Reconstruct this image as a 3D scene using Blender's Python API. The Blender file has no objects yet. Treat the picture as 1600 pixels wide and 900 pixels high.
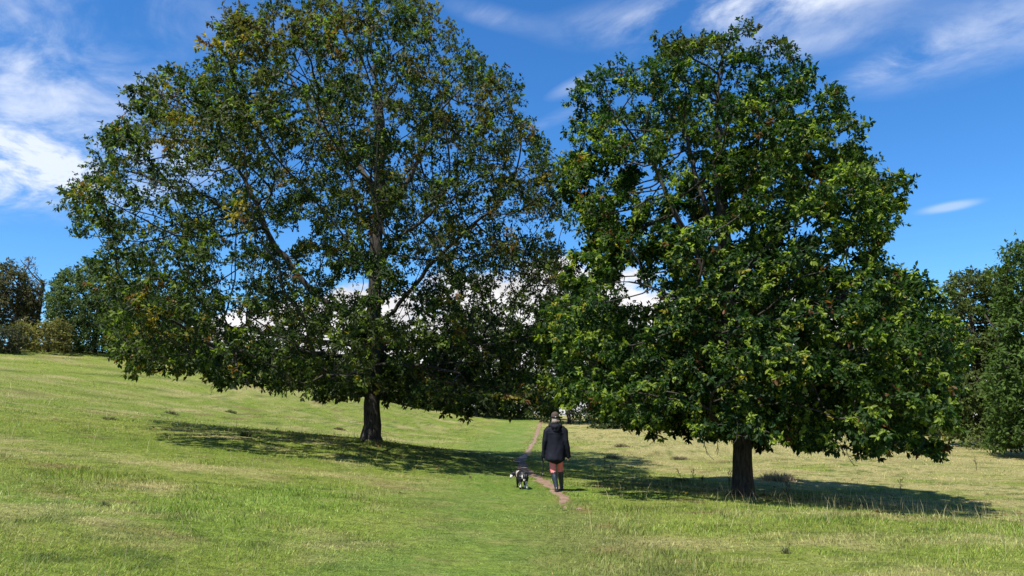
import bpy, bmesh, math, random
import numpy as np
from mathutils import Vector

# ------------------------------------------------------------------ camera, sky, sun, exposure
scene = bpy.context.scene
COL = scene.collection
FPX = 1155.6                       # focal length in photo pixels (26 mm on 36 mm)
PITCH = math.radians(9.92)
EYE = np.array([0.0, 0.0, 1.6])
cam_data = bpy.data.cameras.new('camera')
cam_data.lens = 26.0; cam_data.sensor_width = 36.0
cam_data.clip_start = 0.1; cam_data.clip_end = 3000.0
cam = bpy.data.objects.new('camera', cam_data)
cam.location = EYE; cam.rotation_euler = (math.radians(90) + PITCH, 0, 0)
COL.objects.link(cam); scene.camera = cam

SUN_EL = math.radians(59.0)
SUN_AZ = math.radians(-142.0)       # measured from +Y (view direction) towards +X: behind the camera, to the left
SUN_DIR = Vector((math.sin(SUN_AZ) * math.cos(SUN_EL), math.cos(SUN_AZ) * math.cos(SUN_EL), math.sin(SUN_EL)))
sd = bpy.data.lights.new('sun', 'SUN')
sd.energy = 5.0; sd.angle = math.radians(0.53); sd.color = (1.0, 0.95, 0.86)
sun = bpy.data.objects.new('sun', sd); COL.objects.link(sun)
sun.rotation_euler = SUN_DIR.to_track_quat('Z', 'Y').to_euler()
sun.location = (0, -20, 60)

vs = scene.view_settings
vs.view_transform = 'Standard'; vs.look = 'None'; vs.exposure = 0.8; vs.gamma = 1.0
vs.use_curve_mapping = False
scene.cycles.use_denoising = True
scene.cycles.max_bounces = 8
scene.cycles.transmission_bounces = 4
scene.cycles.caustics_reflective = False
scene.cycles.caustics_refractive = False


def ray(px, py):
    u = (px - 800) / FPX; v = (450 - py) / FPX
    c, s = math.cos(PITCH), math.sin(PITCH)
    return np.array([u, c - v * s, s + v * c])


def at(px, py, dist):
    """the point at forward distance dist (metres along +Y) seen at that place of the photograph"""
    d = ray(px, py)
    return EYE + d * (dist / d[1])


# ------------------------------------------------------------------ node helpers
class NT:
    def __init__(self, tree):
        self.t = tree; self.n = tree.nodes; self.l = tree.links

    def new(self, typ, **kw):
        n = self.n.new(typ)
        for k, v in kw.items():
            setattr(n, k, v)
        return n

    def put(self, sock, v):
        if isinstance(v, bpy.types.NodeSocket):
            self.l.new(v, sock)
        elif v is not None:
            sock.default_value = v

    def math(self, op, a, b=None, c=None, clamp=False):
        n = self.new('ShaderNodeMath', operation=op); n.use_clamp = clamp
        self.put(n.inputs[0], a)
        if b is not None: self.put(n.inputs[1], b)
        if c is not None: self.put(n.inputs[2], c)
        return n.outputs[0]

    def mix(self, f, a, b, blend='MIX'):
        n = self.new('ShaderNodeMix', data_type='RGBA', blend_type=blend)
        self.put(n.inputs[0], f); self.put(n.inputs[6], a); self.put(n.inputs[7], b)
        return n.outputs[2]

    def noise(self, vec, scale, detail=3, rough=0.55, dist=0.0):
        n = self.new('ShaderNodeTexNoise')
        if vec is not None: self.l.new(vec, n.inputs['Vector'])
        n.inputs['Scale'].default_value = scale; n.inputs['Detail'].default_value = detail
        n.inputs['Roughness'].default_value = rough; n.inputs['Distortion'].default_value = dist
        return n.outputs[0]

    def sstep(self, v, lo, hi, a=0.0, b=1.0):
        n = self.new('ShaderNodeMapRange', interpolation_type='SMOOTHSTEP')
        self.put(n.inputs[0], v); self.put(n.inputs[1], lo); self.put(n.inputs[2], hi)
        self.put(n.inputs[3], a); self.put(n.inputs[4], b)
        return n.outputs[0]

    def xyz(self, x, y, z):
        n = self.new('ShaderNodeCombineXYZ')
        for i, v in enumerate((x, y, z)): self.put(n.inputs[i], v)
        return n.outputs[0]


def rgb(r, g, b): return (r, g, b, 1.0)


# ------------------------------------------------------------------ world: blue sky with thin cirrus and low cumulus
def build_world():
    w = bpy.data.worlds.new('World'); scene.world = w; w.use_nodes = True
    t = NT(w.node_tree); t.n.clear()
    out = t.new('ShaderNodeOutputWorld'); bg = t.new('ShaderNodeBackground')
    t.l.new(bg.outputs[0], out.inputs[0])
    sky = t.new('ShaderNodeTexSky', sky_type='NISHITA')
    sky.sun_disc = False; sky.sun_elevation = SUN_EL; sky.sun_rotation = SUN_AZ % (2 * math.pi)
    sky.altitude = 0; sky.air_density = 1.0; sky.dust_density = 0.25; sky.ozone_density = 3.0
    bg.inputs[1].default_value = 0.09
    tc = t.new('ShaderNodeTexCoord'); d = tc.outputs['Generated']
    s = t.new('ShaderNodeSeparateXYZ'); t.l.new(d, s.inputs[0])
    X, Y, Z = s.outputs
    az = t.math('ARCTAN2', X, Y); el = t.math('ARCSINE', Z)
    # the cirrus sheet lies on a plane high above: project the direction onto it
    zz = t.math('ADD', t.math('MAXIMUM', Z, 0.0), 0.12)
    pu = t.math('DIVIDE', X, zz); pv = t.math('DIVIDE', Y, zz)
    sheet = t.xyz(t.math('MULTIPLY', pu, 1.15), t.math('ADD', t.math('MULTIPLY', pv, 1.15), t.math('MULTIPLY', pu, 0.35)), 0.0)
    n1 = t.noise(sheet, 1.25, 8, 0.62, 0.6)
    n2 = t.noise(sheet, 4.2, 8, 0.62, 0.5)

    def blob(px, py, wx, wy, tilt, gain):
        r = ray(px, py); r = r / np.linalg.norm(r)
        a0 = math.atan2(r[0], r[1]); e0 = math.asin(r[2])
        da = t.math('SUBTRACT', az, a0); de = t.math('SUBTRACT', el, e0)
        de = t.math('SUBTRACT', de, t.math('MULTIPLY', da, tilt))
        q = t.math('ADD', t.math('POWER', t.math('DIVIDE', da, wx / FPX), 2.0), t.math('POWER', t.math('DIVIDE', de, wy / FPX), 2.0))
        return t.math('MULTIPLY', t.math('EXPONENT', t.math('MULTIPLY', q, -1.0)), gain)
    cirrus = None
    for b in ((20, 100, 220, 85, -0.12, 0.95), (15, 258, 175, 50, 0.10, 2.1), (1195, 4, 250, 36, 0.02, 1.7),
              (1540, 55, 170, 50, 0.12, 0.62), (1250, 70, 130, 26, 0.05, 0.55), (910, 128, 60, 14, 0.35, 0.55), (880, 180, 70, 14, 0.35, 0.42), (1390, 100, 90, 16, 0.25, 0.5),
              (765, 24, 70, 16, -0.15, 0.4), (640, -60, 300, 40, 0, 0.3), (100, -40, 400, 60, 0, 0.4)):
        o = blob(*b); cirrus = o if cirrus is None else t.math('ADD', cirrus, o)
    everywhere = t.sstep(t.noise(sheet, 0.7, 3, 0.5), 0.66, 0.84, 0.0, 0.22)     # the sheet goes on over the rest of the sky
    cirrus = t.math('MAXIMUM', t.math('MULTIPLY', t.math('SUBTRACT', t.math('ADD', cirrus, everywhere), 0.16), 1.2), 0.0)
    tex = t.math('ADD', t.math('MULTIPLY', n1, 0.5), t.math('MULTIPLY', n2, 0.5))
    dens = t.math('MULTIPLY', cirrus, t.sstep(tex, 0.38, 0.66), clamp=True)
    lens = t.sstep(t.math('ADD', blob(1484, 323, 40, 7, 0.06, 1.0), t.math('MULTIPLY', n2, 0.15)), 0.25, 1.0, 0.0, 0.42)
    dens = t.math('MAXIMUM', dens, lens)
    # cumulus bank above the horizon, all round
    cv = t.xyz(t.math('MULTIPLY', X, 1.0), t.math('MULTIPLY', Y, 1.0), t.math('MULTIPLY', Z, 2.2))
    cn = t.noise(cv, 3.0, 2, 0.5); cn2 = t.noise(cv, 14.0, 6, 0.6)
    top = t.math('ADD', t.math('MULTIPLY', t.math('SUBTRACT', cn, 0.5), 0.20), t.math('MULTIPLY', t.math('SUBTRACT', cn2, 0.5), 0.10))
    top = t.math('ADD', top, 0.188)
    gap = t.math('ADD', blob(1530, 430, 150, 220, 0, 0.16), blob(20, 420, 260, 200, 0, 0.2))
    top = t.math('SUBTRACT', top, gap)
    cum = t.sstep(t.math('SUBTRACT', top, el), 0.0, 0.022)
    shade = t.sstep(t.noise(cv, 9.0, 5, 0.6), 0.35, 0.7, 0.72, 1.0)
    skyc = t.new('ShaderNodeHueSaturation'); skyc.inputs['Saturation'].default_value = 1.24; skyc.inputs['Value'].default_value = 1.0
    t.l.new(sky.outputs[0], skyc.inputs['Color'])
    base = t.mix(1.0, skyc.outputs[0], rgb(0.72, 1.02, 1.24), 'MULTIPLY')
    col = t.mix(t.math('MULTIPLY', dens, 0.85), base, rgb(6.2, 6.6, 7.4))
    cw = t.mix(1.0, rgb(7.4, 7.3, 7.4), t.xyz(shade, shade, shade), 'MULTIPLY')
    col = t.mix(cum, col, cw)
    t.l.new(col, bg.inputs[0])


build_world()


# ------------------------------------------------------------------ numeric noise
_tab = np.random.default_rng(11).random((64, 64, 64)).astype(np.float32)


def vn3(x, y, z):
    x = np.asarray(x, float); y = np.asarray(y, float); z = np.asarray(z, float)
    x, y, z = np.broadcast_arrays(x, y, z)
    i = np.floor(x).astype(int); j = np.floor(y).astype(int); k = np.floor(z).astype(int)
    f = x - i; g = y - j; h = z - k
    f = f * f * (3 - 2 * f); g = g * g * (3 - 2 * g); h = h * h * (3 - 2 * h)
    i &= 63; j &= 63; k &= 63
    i1 = (i + 1) & 63; j1 = (j + 1) & 63; k1 = (k + 1) & 63
    T = _tab
    c00 = T[i, j, k] * (1 - f) + T[i1, j, k] * f; c10 = T[i, j1, k] * (1 - f) + T[i1, j1, k] * f
    c01 = T[i, j, k1] * (1 - f) + T[i1, j, k1] * f; c11 = T[i, j1, k1] * (1 - f) + T[i1, j1, k1] * f
    return (c00 * (1 - g) + c10 * g) * (1 - h) + (c01 * (1 - g) + c11 * g) * h


def vn(x, y, s=0.0):
    return vn3(x, y, np.float64(s) + 0.5)


def unit(v):
    v = np.asarray(v, float)
    return v / np.maximum(np.linalg.norm(v, axis=-1, keepdims=True), 1e-9)


# ------------------------------------------------------------------ object helpers
def tag(o, label=None, cat=None, group=None, kind=None):
    if label: o['label'] = label
    if cat: o['category'] = cat
    if group: o['group'] = group
    if kind: o['kind'] = kind
    return o


def empty(name, loc=(0, 0, 0), rz=0.0):
    o = bpy.data.objects.new(name, None); COL.objects.link(o)
    o.location = loc; o.rotation_euler = (0, 0, rz); o.empty_display_size = 0.2
    return o


def link_mesh(name, me, mat, parent=None, world=True):
    o = bpy.data.objects.new(name, me); COL.objects.link(o)
    if mat is not None: me.materials.append(mat)
    if parent is not None:
        o.parent = parent
        if world:                                  # vertices are in world coordinates
            o.location = -Vector(parent.location)
    return o


def mesh_np(name, V, faces, nper, smooth=False):
    """faces: (F, nper) index array"""
    me = bpy.data.meshes.new(name)
    V = np.ascontiguousarray(V, dtype=np.float32); F = np.ascontiguousarray(faces, dtype=np.int32)
    me.vertices.add(len(V)); me.vertices.foreach_set('co', V.ravel())
    me.loops.add(F.size); me.loops.foreach_set('vertex_index', F.ravel())
    me.polygons.add(len(F)); me.polygons.foreach_set('loop_start', np.arange(0, F.size, nper, dtype=np.int32))
    if smooth: me.polygons.foreach_set('use_smooth', np.ones(len(F), dtype=bool))
    me.update(calc_edges=True); me.validate()
    return me


def mesh_mixed(name, V, faces, smooth=True):
    me = bpy.data.meshes.new(name); me.from_pydata([tuple(v) for v in V], [], faces)
    if smooth: me.polygons.foreach_set('use_smooth', np.ones(len(faces), dtype=bool))
    me.update()
    return me


def set_col(me, C, name='tint'):
    a = me.attributes.new(name, 'FLOAT_COLOR', 'POINT')
    D = np.ones((len(C), 4), dtype=np.float32); D[:, :3] = C
    a.data.foreach_set('color', D.ravel())


def new_mat(name):
    m = bpy.data.materials.new(name); m.use_nodes = True
    t = NT(m.node_tree); b = t.n['Principled BSDF']
    return m, t, b


def attr(t, name='tint'):
    n = t.new('ShaderNodeAttribute'); n.attribute_name = name
    return n.outputs['Color']
# ------------------------------------------------------------------ terrain
CTRL = np.array([
    # x, y, z
    (0, -30, 0), (-25, -25, 1.4), (25, -25, -.4), (0, -5, 0.0), (-8, -5, .5), (8, -5, 0.05),
    (0, 5, 0.0), (-5, 7, .42), (5, 7, .06), (0, 10, 0), (-7, 11, .62), (4, 11, .06), (7, 10, .02), (0.8, 16.4, 0.0),
    (-4.66, 25, .81), (-3, 20.5, .45), (-9, 22, 1.15), (-14, 24, 1.58), (-22, 24, 2.5), (0, 23, 0.02), (-2, 24, .3),
    (-6.5, 34, .50), (-8.0, 41, .42), (-14, 36, 1.25), (-3, 36, .05), (0, 36, -.05),
    (4.3, 14, .04), (5.43, 18, -.24), (9.3, 18, -.56), (9.0, 13, -.18), (14, 18, -.75), (3, 19, -.10), (8, 25, -.45), (16, 27, -.6),
    (2, 50, .05), (1.5, 70, .55), (3.5, 90, 1.25), (-7, 60, .75), (-8, 80, 1.9), (-18, 70, 4.6), (-18, 52, 2.6), (-24, 40, 3.0),
    (-41, 60, 7.3), (-35, 62, 6.9), (-32, 45, 4.6), (-50, 66, 8.2), (-30, 80, 6.8), (-60, 40, 7.5),
    (10, 38, .05), (12, 50, .25), (20, 48, .15), (30, 50, .05), (27, 36, -.35), (40, 45, -.3), (20, 70, .9), (45, 75, .6),
    (0, 130, 2.2), (-60, 130, 9), (60, 130, 1.5), (90, 60, -.8), (-100, 60, 11), (-100, -20, 6), (100, -20, -2),
], float)


def _tps(r):
    return np.where(r > 1e-9, r * r * np.log(np.maximum(r, 1e-9)), 0.0)


def _fit():
    P = CTRL[:, :2] / 10.0; n = len(P)
    K = _tps(np.linalg.norm(P[:, None] - P[None], axis=2)) + 0.02 * np.eye(n)
    Q = np.c_[np.ones(n), P]
    A = np.block([[K, Q], [Q.T, np.zeros((3, 3))]])
    return np.linalg.solve(A, np.r_[CTRL[:, 2], np.zeros(3)])


_W = _fit()


def H(x, y, bumps=True):
    x = np.asarray(x, float); y = np.asarray(y, float); shp = np.broadcast(x, y).shape
    x, y = (np.broadcast_to(a, shp).ravel() for a in (x, y))
    xc = np.clip(x, -110, 110); yc = np.clip(y, -32, 140)
    out = np.empty(len(x)); C = CTRL[:, :2] / 10.0
    for s in range(0, len(x), 40000):
        p = np.c_[xc[s:s + 40000], yc[s:s + 40000]] / 10.0
        r = np.sqrt(((p[:, None] - C[None]) ** 2).sum(2))
        out[s:s + 40000] = _tps(r) @ _W[:-3] + _W[-3] + p @ _W[-2:]
    if bumps:
        out += 0.10 * (vn(x * .35, y * .35, 3) - .5) + 0.045 * (vn(x * 1.3, y * 1.3, 7) - .5)
    return out.reshape(shp)


def h1(x, y): return float(H(np.array([x]), np.array([y]))[0])


# the trodden line: bare earth from the walker's feet away through the gap between the trees
_pp = [(905, 905), (893, 850), (886, 800), (877, 776), (862, 762), (848, 752), (833, 742), (818, 732), (813, 722), (823, 708), (832, 694), (838, 680), (842, 667), (846, 657)]


def _ground_hit(px, py):
    d = ray(px, py); Y = np.geomspace(4, 110, 900)
    P = EYE[None] + d[None] * (Y / d[1])[:, None]
    g = H(P[:, 0], P[:, 1], False) - P[:, 2]
    i = np.argmax(g > 0)
    return P[i, :2] if g[i] > 0 else P[-1, :2]


PATH = np.array([_ground_hit(*p) for p in _pp])
PATH = PATH[np.r_[True, np.diff(PATH[:, 1]) > 0.05]]


def path_x(y):
    return np.interp(y, PATH[:, 1], PATH[:, 0])


def bare(x, y):
    """how bare the earth is: 1 on the trodden line"""
    y = np.asarray(y, float)
    w = np.interp(y, [0, 12, 14.0, 15.5, 18, 24, 40, 95], [.005, .01, .04, .11, .13, .18, .12, .17])
    w = w * (0.65 + 0.8 * vn(np.zeros_like(y), y * 1.1, 21))
    d = np.abs(x - path_x(y) + 0.22 * (vn(x * .8, y * .8, 31) - .5) + .16 * (vn(x * 4, y * 4, 33) - .5) + .08 * (vn(x * 11, y * 11, 34) - .5))
    b = np.clip((w * 1.25 - d) / (w * .5 + .02), 0, 1)
    # scuffed patches beside the walker and in the near foreground
    for (cx, cy, rx, ry) in ((2.2, 18.2, .8, .55), (1.6, 6.9, .25, .15), (0.7, 6.6, .28, .14), (1.35, 7.4, .2, .12), (1.2, 13.2, .3, .7), (1.35, 11.2, .22, .5), (1.1, 9.4, .25, .3), (1.9, 8.6, .3, .2)):
        q = ((x - cx) / rx) ** 2 + ((y - cy) / ry) ** 2
        b = np.maximum(b, np.clip(1.25 - q - 1.1 * vn(x * 5, y * 5, 12), 0, .8))
    return b


def worn(x, y):
    """short, trampled grass either side of the line and down the middle of the meadow"""
    y = np.asarray(y, float)
    c = np.interp(y, [0, 8, 16, 40, 95], [-.45, -.5, -.3, -.9, 1.2])
    w = np.interp(y, [0, 8, 16, 40, 95], [1.25, 1.3, 1.7, 2.1, 2.2])
    d = np.abs(x - c + .9 * (vn(x * .5, y * .4, 41) - .5))
    return np.clip(1.35 - d / w, 0, 1)


G_GREEN = np.array((.178, .255, .036)); G_LIGHT = np.array((.275, .325, .068)); G_STRAW = np.array((.44, .385, .18))
G_DARK = np.array((.085, .135, .024)); G_WORN = np.array((.160, .262, .050)); G_BROWN = np.array((.22, .165, .075)); EARTH = np.array((.235, .125, .078))


def meadow(x, y):
    x = np.asarray(x, float); y = np.asarray(y, float)
    a = vn(x * .16, y * .22, 1); b = vn(x * .7, y * 1.0, 2); c = vn(x * 2.2, y * 3.2, 4)
    k = np.clip((.45 * a + .35 * b + .2 * c - .28) * 2.1, 0, 1)[..., None]
    col = G_GREEN * (1 - k) + G_LIGHT * k
    lush = np.clip((vn(x * .3 + 9, y * .3, 6) - .55) * 3.2, 0, 1) * np.clip((22 - y) / 6, 0, 1)
    col = col * (1 - .45 * lush[..., None]) + np.array((.15, .33, .035)) * .45 * lush[..., None]
    far = np.clip((y - 24) / 12, 0, 1) * np.clip((x + 3) / 8, 0.25, 1)
    right = np.clip((x - 3.5) / 4, 0, 1) * np.clip((y - 9) / 4, 0, 1)
    s = np.clip((vn(x * .5 + 5, y * .8, 8) * .6 + vn(x * 1.9, y * 3.0, 9) * .4 - .53 + .22 * far + .17 * right) * 3.2, 0, .85)[..., None]
    col = col * (1 - s) + G_STRAW * s
    br = np.clip((vn(x * .9 + 17, y * 1.5, 14) * .65 + c * .35 - .64) * 5, 0, .8)[..., None]
    col = col * (1 - br) + G_BROWN * br
    dk = np.clip((vn(x * 1.4 + 3, y * 2.4, 15) * .4 + vn(x * 4.5, y * 7, 16) * .6 - .555) * 5, 0, .8)[..., None]
    col = col * (1 - dk) + G_DARK * dk
    wv = (worn(x, y) * (.35 + .8 * vn(x * 1.7, y * 2.2, 45)))[..., None] * .9
    col = col * (1 - wv) + G_WORN * wv
    sc = np.clip(1.2 - np.abs(x - 1.15 + .8 * (vn(x * .8, y * .8, 47) - .5)) / 1.0, 0, 1) * np.clip((15 - y) / 4, 0, 1) * (.3 + .9 * vn(x * 2.1, y * 2.6, 48))
    sc = np.clip(sc, 0, .5)[..., None]
    return col * (1 - sc) + np.array((.20, .215, .075)) * sc


def axis(fine0, fine1, step, mid0, mid1, mstep, far):
    a = np.arange(fine0, fine1 + 1e-6, step)
    lo = np.arange(fine0 - mstep, mid0 - 1e-6, -mstep)[::-1]; hi = np.arange(fine1 + mstep, mid1 + 1e-6, mstep)
    f = np.array([1.3, 1.8, 2.6, 4, 6.5, 10])
    L = (lo[0] if len(lo) else fine0); R = (hi[-1] if len(hi) else fine1)
    return np.r_[(L - (f - 1)[::-1] * far), lo, a, hi, (R + (f - 1) * far)]


def build_ground():
    xs = axis(-21, 17, .22, -62, 50, 1.2, 90); ys = axis(4.5, 33, .22, -32, 130, 1.2, 90)
    gx, gy = np.meshgrid(xs, ys)
    gz = H(gx, gy)
    V = np.c_[gx.ravel(), gy.ravel(), gz.ravel()]
    nx, ny = len(xs), len(ys)
    i = np.arange(nx - 1)[None] + (np.arange(ny - 1) * nx)[:, None]
    F = np.stack([i, i + 1, i + nx + 1, i + nx], -1).reshape(-1, 4)
    me = mesh_np('meadow_ground', V, F, 4, True)
    C = meadow(V[:, 0], V[:, 1]) * .80
    bb = (bare(V[:, 0], V[:, 1]) * ((V[:, 1] > 4) & (V[:, 1] < 95)))[:, None] * .85
    C = C * (1 - bb) + EARTH * bb
    set_col(me, C)
    m, t, b = new_mat('meadow_turf')
    geo = t.new('ShaderNodeNewGeometry'); P = geo.outputs['Position']
    n1 = t.noise(P, 9, 5, .65); n2 = t.noise(P, 45, 4, .7); n3 = t.noise(P, 1.6, 4, .6)
    mp = t.new('ShaderNodeMapping'); mp.inputs['Scale'].default_value = (1.1, 2.4, 1); t.l.new(P, mp.inputs[0])
    n4 = t.noise(mp.outputs[0], 2.6, 5, .7)
    f = t.math('ADD', t.math('MULTIPLY', n1, .4), t.math('MULTIPLY', n2, .6))
    c = t.mix(t.sstep(f, .35, .65), rgb(.42, .42, .36), rgb(1.35, 1.3, 1.25))
    c = t.mix(1.0, attr(t), c, 'MULTIPLY')
    c = t.mix(t.sstep(n4, .54, .70, 0, .62), c, rgb(.075, .11, .022))
    c = t.mix(t.sstep(n3, .52, .74, 0, .42), c, rgb(.31, .28, .10))
    t.l.new(c, b.inputs['Base Color']); b.inputs['Roughness'].default_value = .95; b.inputs['Specular IOR Level'].default_value = .1
    bp = t.new('ShaderNodeBump'); bp.inputs['Strength'].default_value = .9; bp.inputs['Distance'].default_value = .08
    t.l.new(t.math('ADD', t.math('MULTIPLY', n4, 1.3), t.math('ADD', n1, t.math('MULTIPLY', n2, .5))), bp.inputs['Height'])
    t.l.new(bp.outputs[0], b.inputs['Normal'])
    o = link_mesh('meadow_ground', me, m); tag(o, 'grassy meadow slope falling from left to right', None, None, 'structure')


def build_path():
    ys = np.r_[np.arange(13.2, 36, .05), np.arange(36, 92, .16)]
    nu = 13; V = []; keep = []
    u = np.linspace(-1, 1, nu)
    w = np.interp(ys, [13, 15, 18, 24, 40, 95], [.26, .32, .38, .44, .36, .44])
    X = path_x(ys)[:, None] + u[None] * w[:, None]; Yg = np.repeat(ys[:, None], nu, 1)
    Z = H(X, Yg) + .006
    B = bare(X, Yg)
    V = np.c_[X.ravel(), Yg.ravel(), Z.ravel()]
    i = np.arange(nu - 1)[None] + (np.arange(len(ys) - 1) * nu)[:, None]
    F = np.stack([i, i + 1, i + nu + 1, i + nu], -1).reshape(-1, 4)
    fb = B.ravel()[F].mean(1)
    F = F[fb > .30]
    # lift the middle a little, keep the rim just under the turf
    V[:, 2] += -.012 * (B.ravel() < .4) + .0
    me = mesh_np('dirt_path', V, F, 4, True)
    m, t, b = new_mat('trodden_earth')
    geo = t.new('ShaderNodeNewGeometry'); P = geo.outputs['Position']
    n1 = t.noise(P, 5, 5, .6); n2 = t.noise(P, 34, 4, .7)
    c = t.mix(t.sstep(n1, .3, .7), rgb(.165, .095, .060), rgb(.27, .185, .128))
    c = t.mix(t.sstep(n2, .55, .75, 0, .7), c, rgb(.36, .27, .20))
    c = t.mix(t.sstep(n2, .45, .25, 0, .6), c, rgb(.12, .075, .05))
    t.l.new(c, b.inputs['Base Color']); b.inputs['Roughness'].default_value = .8
    bp = t.new('ShaderNodeBump'); bp.inputs['Strength'].default_value = .8; bp.inputs['Distance'].default_value = .03
    t.l.new(t.math('ADD', n1, n2), bp.inputs['Height']); t.l.new(bp.outputs[0], b.inputs['Normal'])
    o = link_mesh('dirt_path', me, m); tag(o, 'narrow red-brown earth path trodden through the grass', None, None, 'structure')


build_ground()
build_path()
# ------------------------------------------------------------------ tree materials
def bark_mat(name, dark, light, moss=(.06, .075, .04)):
    m, t, b = new_mat(name)
    geo = t.new('ShaderNodeNewGeometry'); P = geo.outputs['Position']
    mp = t.new('ShaderNodeMapping'); mp.inputs['Scale'].default_value = (1, 1, .18); t.l.new(P, mp.inputs[0])
    n1 = t.noise(mp.outputs[0], 22, 5, .65, .4); n2 = t.noise(P, 2.2, 4, .6); n3 = t.noise(mp.outputs[0], 70, 3, .6)
    c = t.mix(t.sstep(n1, .35, .66), rgb(*dark), rgb(*light))
    c = t.mix(t.sstep(n2, .5, .72, 0, .6), c, rgb(*moss))
    t.l.new(c, b.inputs['Base Color']); b.inputs['Roughness'].default_value = .9; b.inputs['Specular IOR Level'].default_value = .2
    bp = t.new('ShaderNodeBump'); bp.inputs['Strength'].default_value = .9; bp.inputs['Distance'].default_value = .035
    t.l.new(t.math('ADD', n1, t.math('MULTIPLY', n3, .4)), bp.inputs['Height']); t.l.new(bp.outputs[0], b.inputs['Normal'])
    return m


def leaf_mat(name, gloss=.55, trans=.40, spec=.2):
    m, t, b = new_mat(name)
    c = attr(t)
    geo = t.new('ShaderNodeNewGeometry')
    n = t.noise(geo.outputs['Position'], 14, 2, .5)
    c = t.mix(1.0, c, t.mix(n, rgb(.72, .72, .72), rgb(1.25, 1.25, 1.25)), 'MULTIPLY')
    under = t.mix(1.0, c, rgb(1.35, 1.25, 1.5), 'MULTIPLY')
    c2 = t.mix(geo.outputs['Backfacing'], c, under)
    t.l.new(c2, b.inputs['Base Color'])
    b.inputs['Roughness'].default_value = gloss; b.inputs['Specular IOR Level'].default_value = spec
    tr = t.new('ShaderNodeBsdfTranslucent')
    t.l.new(t.mix(1.0, c, rgb(1.9, 2.1, .8), 'MULTIPLY'), tr.inputs[0])
    mx = t.new('ShaderNodeMixShader'); mx.inputs[0].default_value = trans
    t.l.new(b.outputs[0], mx.inputs[1]); t.l.new(tr.outputs[0], mx.inputs[2])
    t.l.new(mx.outputs[0], t.n['Material Output'].inputs[0])
    return m


BARK = bark_mat('oak_bark', (.023, .021, .018), (.080, .071, .060), (.045, .054, .030))
BARK_FAR = bark_mat('far_bark', (.035, .030, .026), (.09, .075, .06))
LEAF = leaf_mat('oak_leaf')
LEAF_FAR = leaf_mat('far_leaf', .75, .25, .12)


# ------------------------------------------------------------------ leaves: each a folded blade of its own
def leaf_shapes(P, D, N, L, Wd, simple=False):
    D = unit(D); S = unit(np.cross(D, N)); N = np.cross(S, D)
    L = L[:, None]; Wd = Wd[:, None]
    if simple:
        V = np.stack([P, P + D * L * .5 + S * Wd * .5, P + D * L - N * L * .10, P + D * L * .5 - S * Wd * .5], 1)
        F = np.arange(len(P))[:, None] * 4 + np.array([[0, 1, 2, 3]])
        return V.reshape(-1, 3), F, 4
    up = N * Wd * .20
    V = np.stack([P, P + D * L * .30 + S * Wd * .40 + up, P + D * L * .66 + S * Wd * .5 + up * .7 - N * L * .05,
                  P + D * L - N * L * .16, P + D * L * .66 - S * Wd * .5 + up * .7 - N * L * .05, P + D * L * .30 - S * Wd * .40 + up], 1)
    k = np.arange(len(P))[:, None, None] * 6
    F = (k + np.array([[[0, 1, 2, 3], [0, 3, 4, 5]]])).reshape(-1, 4)
    return V.reshape(-1, 3), F, 6


# ------------------------------------------------------------------ space colonisation
def colonise(pos, par, A, step, infl, kill, iters, rg, sag=0.0):
    pos = [np.array(p, float) for p in pos]; par = list(par)
    P = np.array(pos); n = len(P)
    cap = 60000; buf = np.zeros((cap, 3)); buf[:n] = P
    dist = np.full(len(A), 1e9); idx = np.zeros(len(A), int)

    def upd(lo, hi):
        nonlocal dist, idx
        for s in range(lo, hi, 256):
            B = buf[s:min(hi, s + 256)]
            d = np.sqrt(((A[:, None] - B[None]) ** 2).sum(2)); k = d.argmin(1); dm = d[np.arange(len(A)), k]
            better = dm < dist
            dist = np.where(better, dm, dist); idx = np.where(better, k + s, idx)
    upd(0, n)
    for it in range(iters):
        act = dist < infl
        if not act.any(): break
        ids = idx[act]; dirs = unit(A[act] - buf[ids])
        acc = np.zeros((n, 3)); np.add.at(acc, ids, dirs)
        u = np.unique(ids)
        d = unit(acc[u] + rg.normal(0, .18, (len(u), 3)) + np.array([0, 0, -sag]))
        new = buf[u] + d * step
        if n + len(new) > cap: break
        buf[n:n + len(new)] = new; par.extend(u.tolist())
        lo, n = n, n + len(new)
        upd(lo, n)
        alive = dist > kill
        A, dist, idx = A[alive], dist[alive], idx[alive]
        if len(A) == 0: break
    return buf[:n].copy(), np.array(par)


def tubes(chains, pos, rad, cap_sides=9):
    """chains: lists of node ids -> one mesh's vertices and quads"""
    Vs, Fs, base = [], [], 0
    for ch in chains:
        p = pos[ch]; r = rad[ch].copy()
        if len(ch) < 2: continue
        sides = int(np.clip(4 + r[0] * 60, 3, cap_sides)) if r.max() > .012 else 3
        T = np.gradient(p, axis=0); T = unit(T)
        ref = np.array([1.0, 0, 0]) if abs(T[0, 0]) < .8 else np.array([0, 1.0, 0])
        A = unit(np.cross(T, ref)); B = np.cross(T, A)
        th = np.arange(sides) * 2 * math.pi / sides
        ring = p[:, None] + r[:, None, None] * (A[:, None] * np.cos(th)[None, :, None] + B[:, None] * np.sin(th)[None, :, None])
        Vs.append(ring.reshape(-1, 3))
        i = np.arange(len(ch) - 1)[:, None] * sides; j = np.arange(sides)[None]; j1 = (j + 1) % sides
        Fs.append((np.stack([i + j, i + j1, i + sides + j1, i + sides + j], -1).reshape(-1, 4)) + base)
        base += len(ch) * sides
    return np.concatenate(Vs), np.concatenate(Fs)


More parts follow.
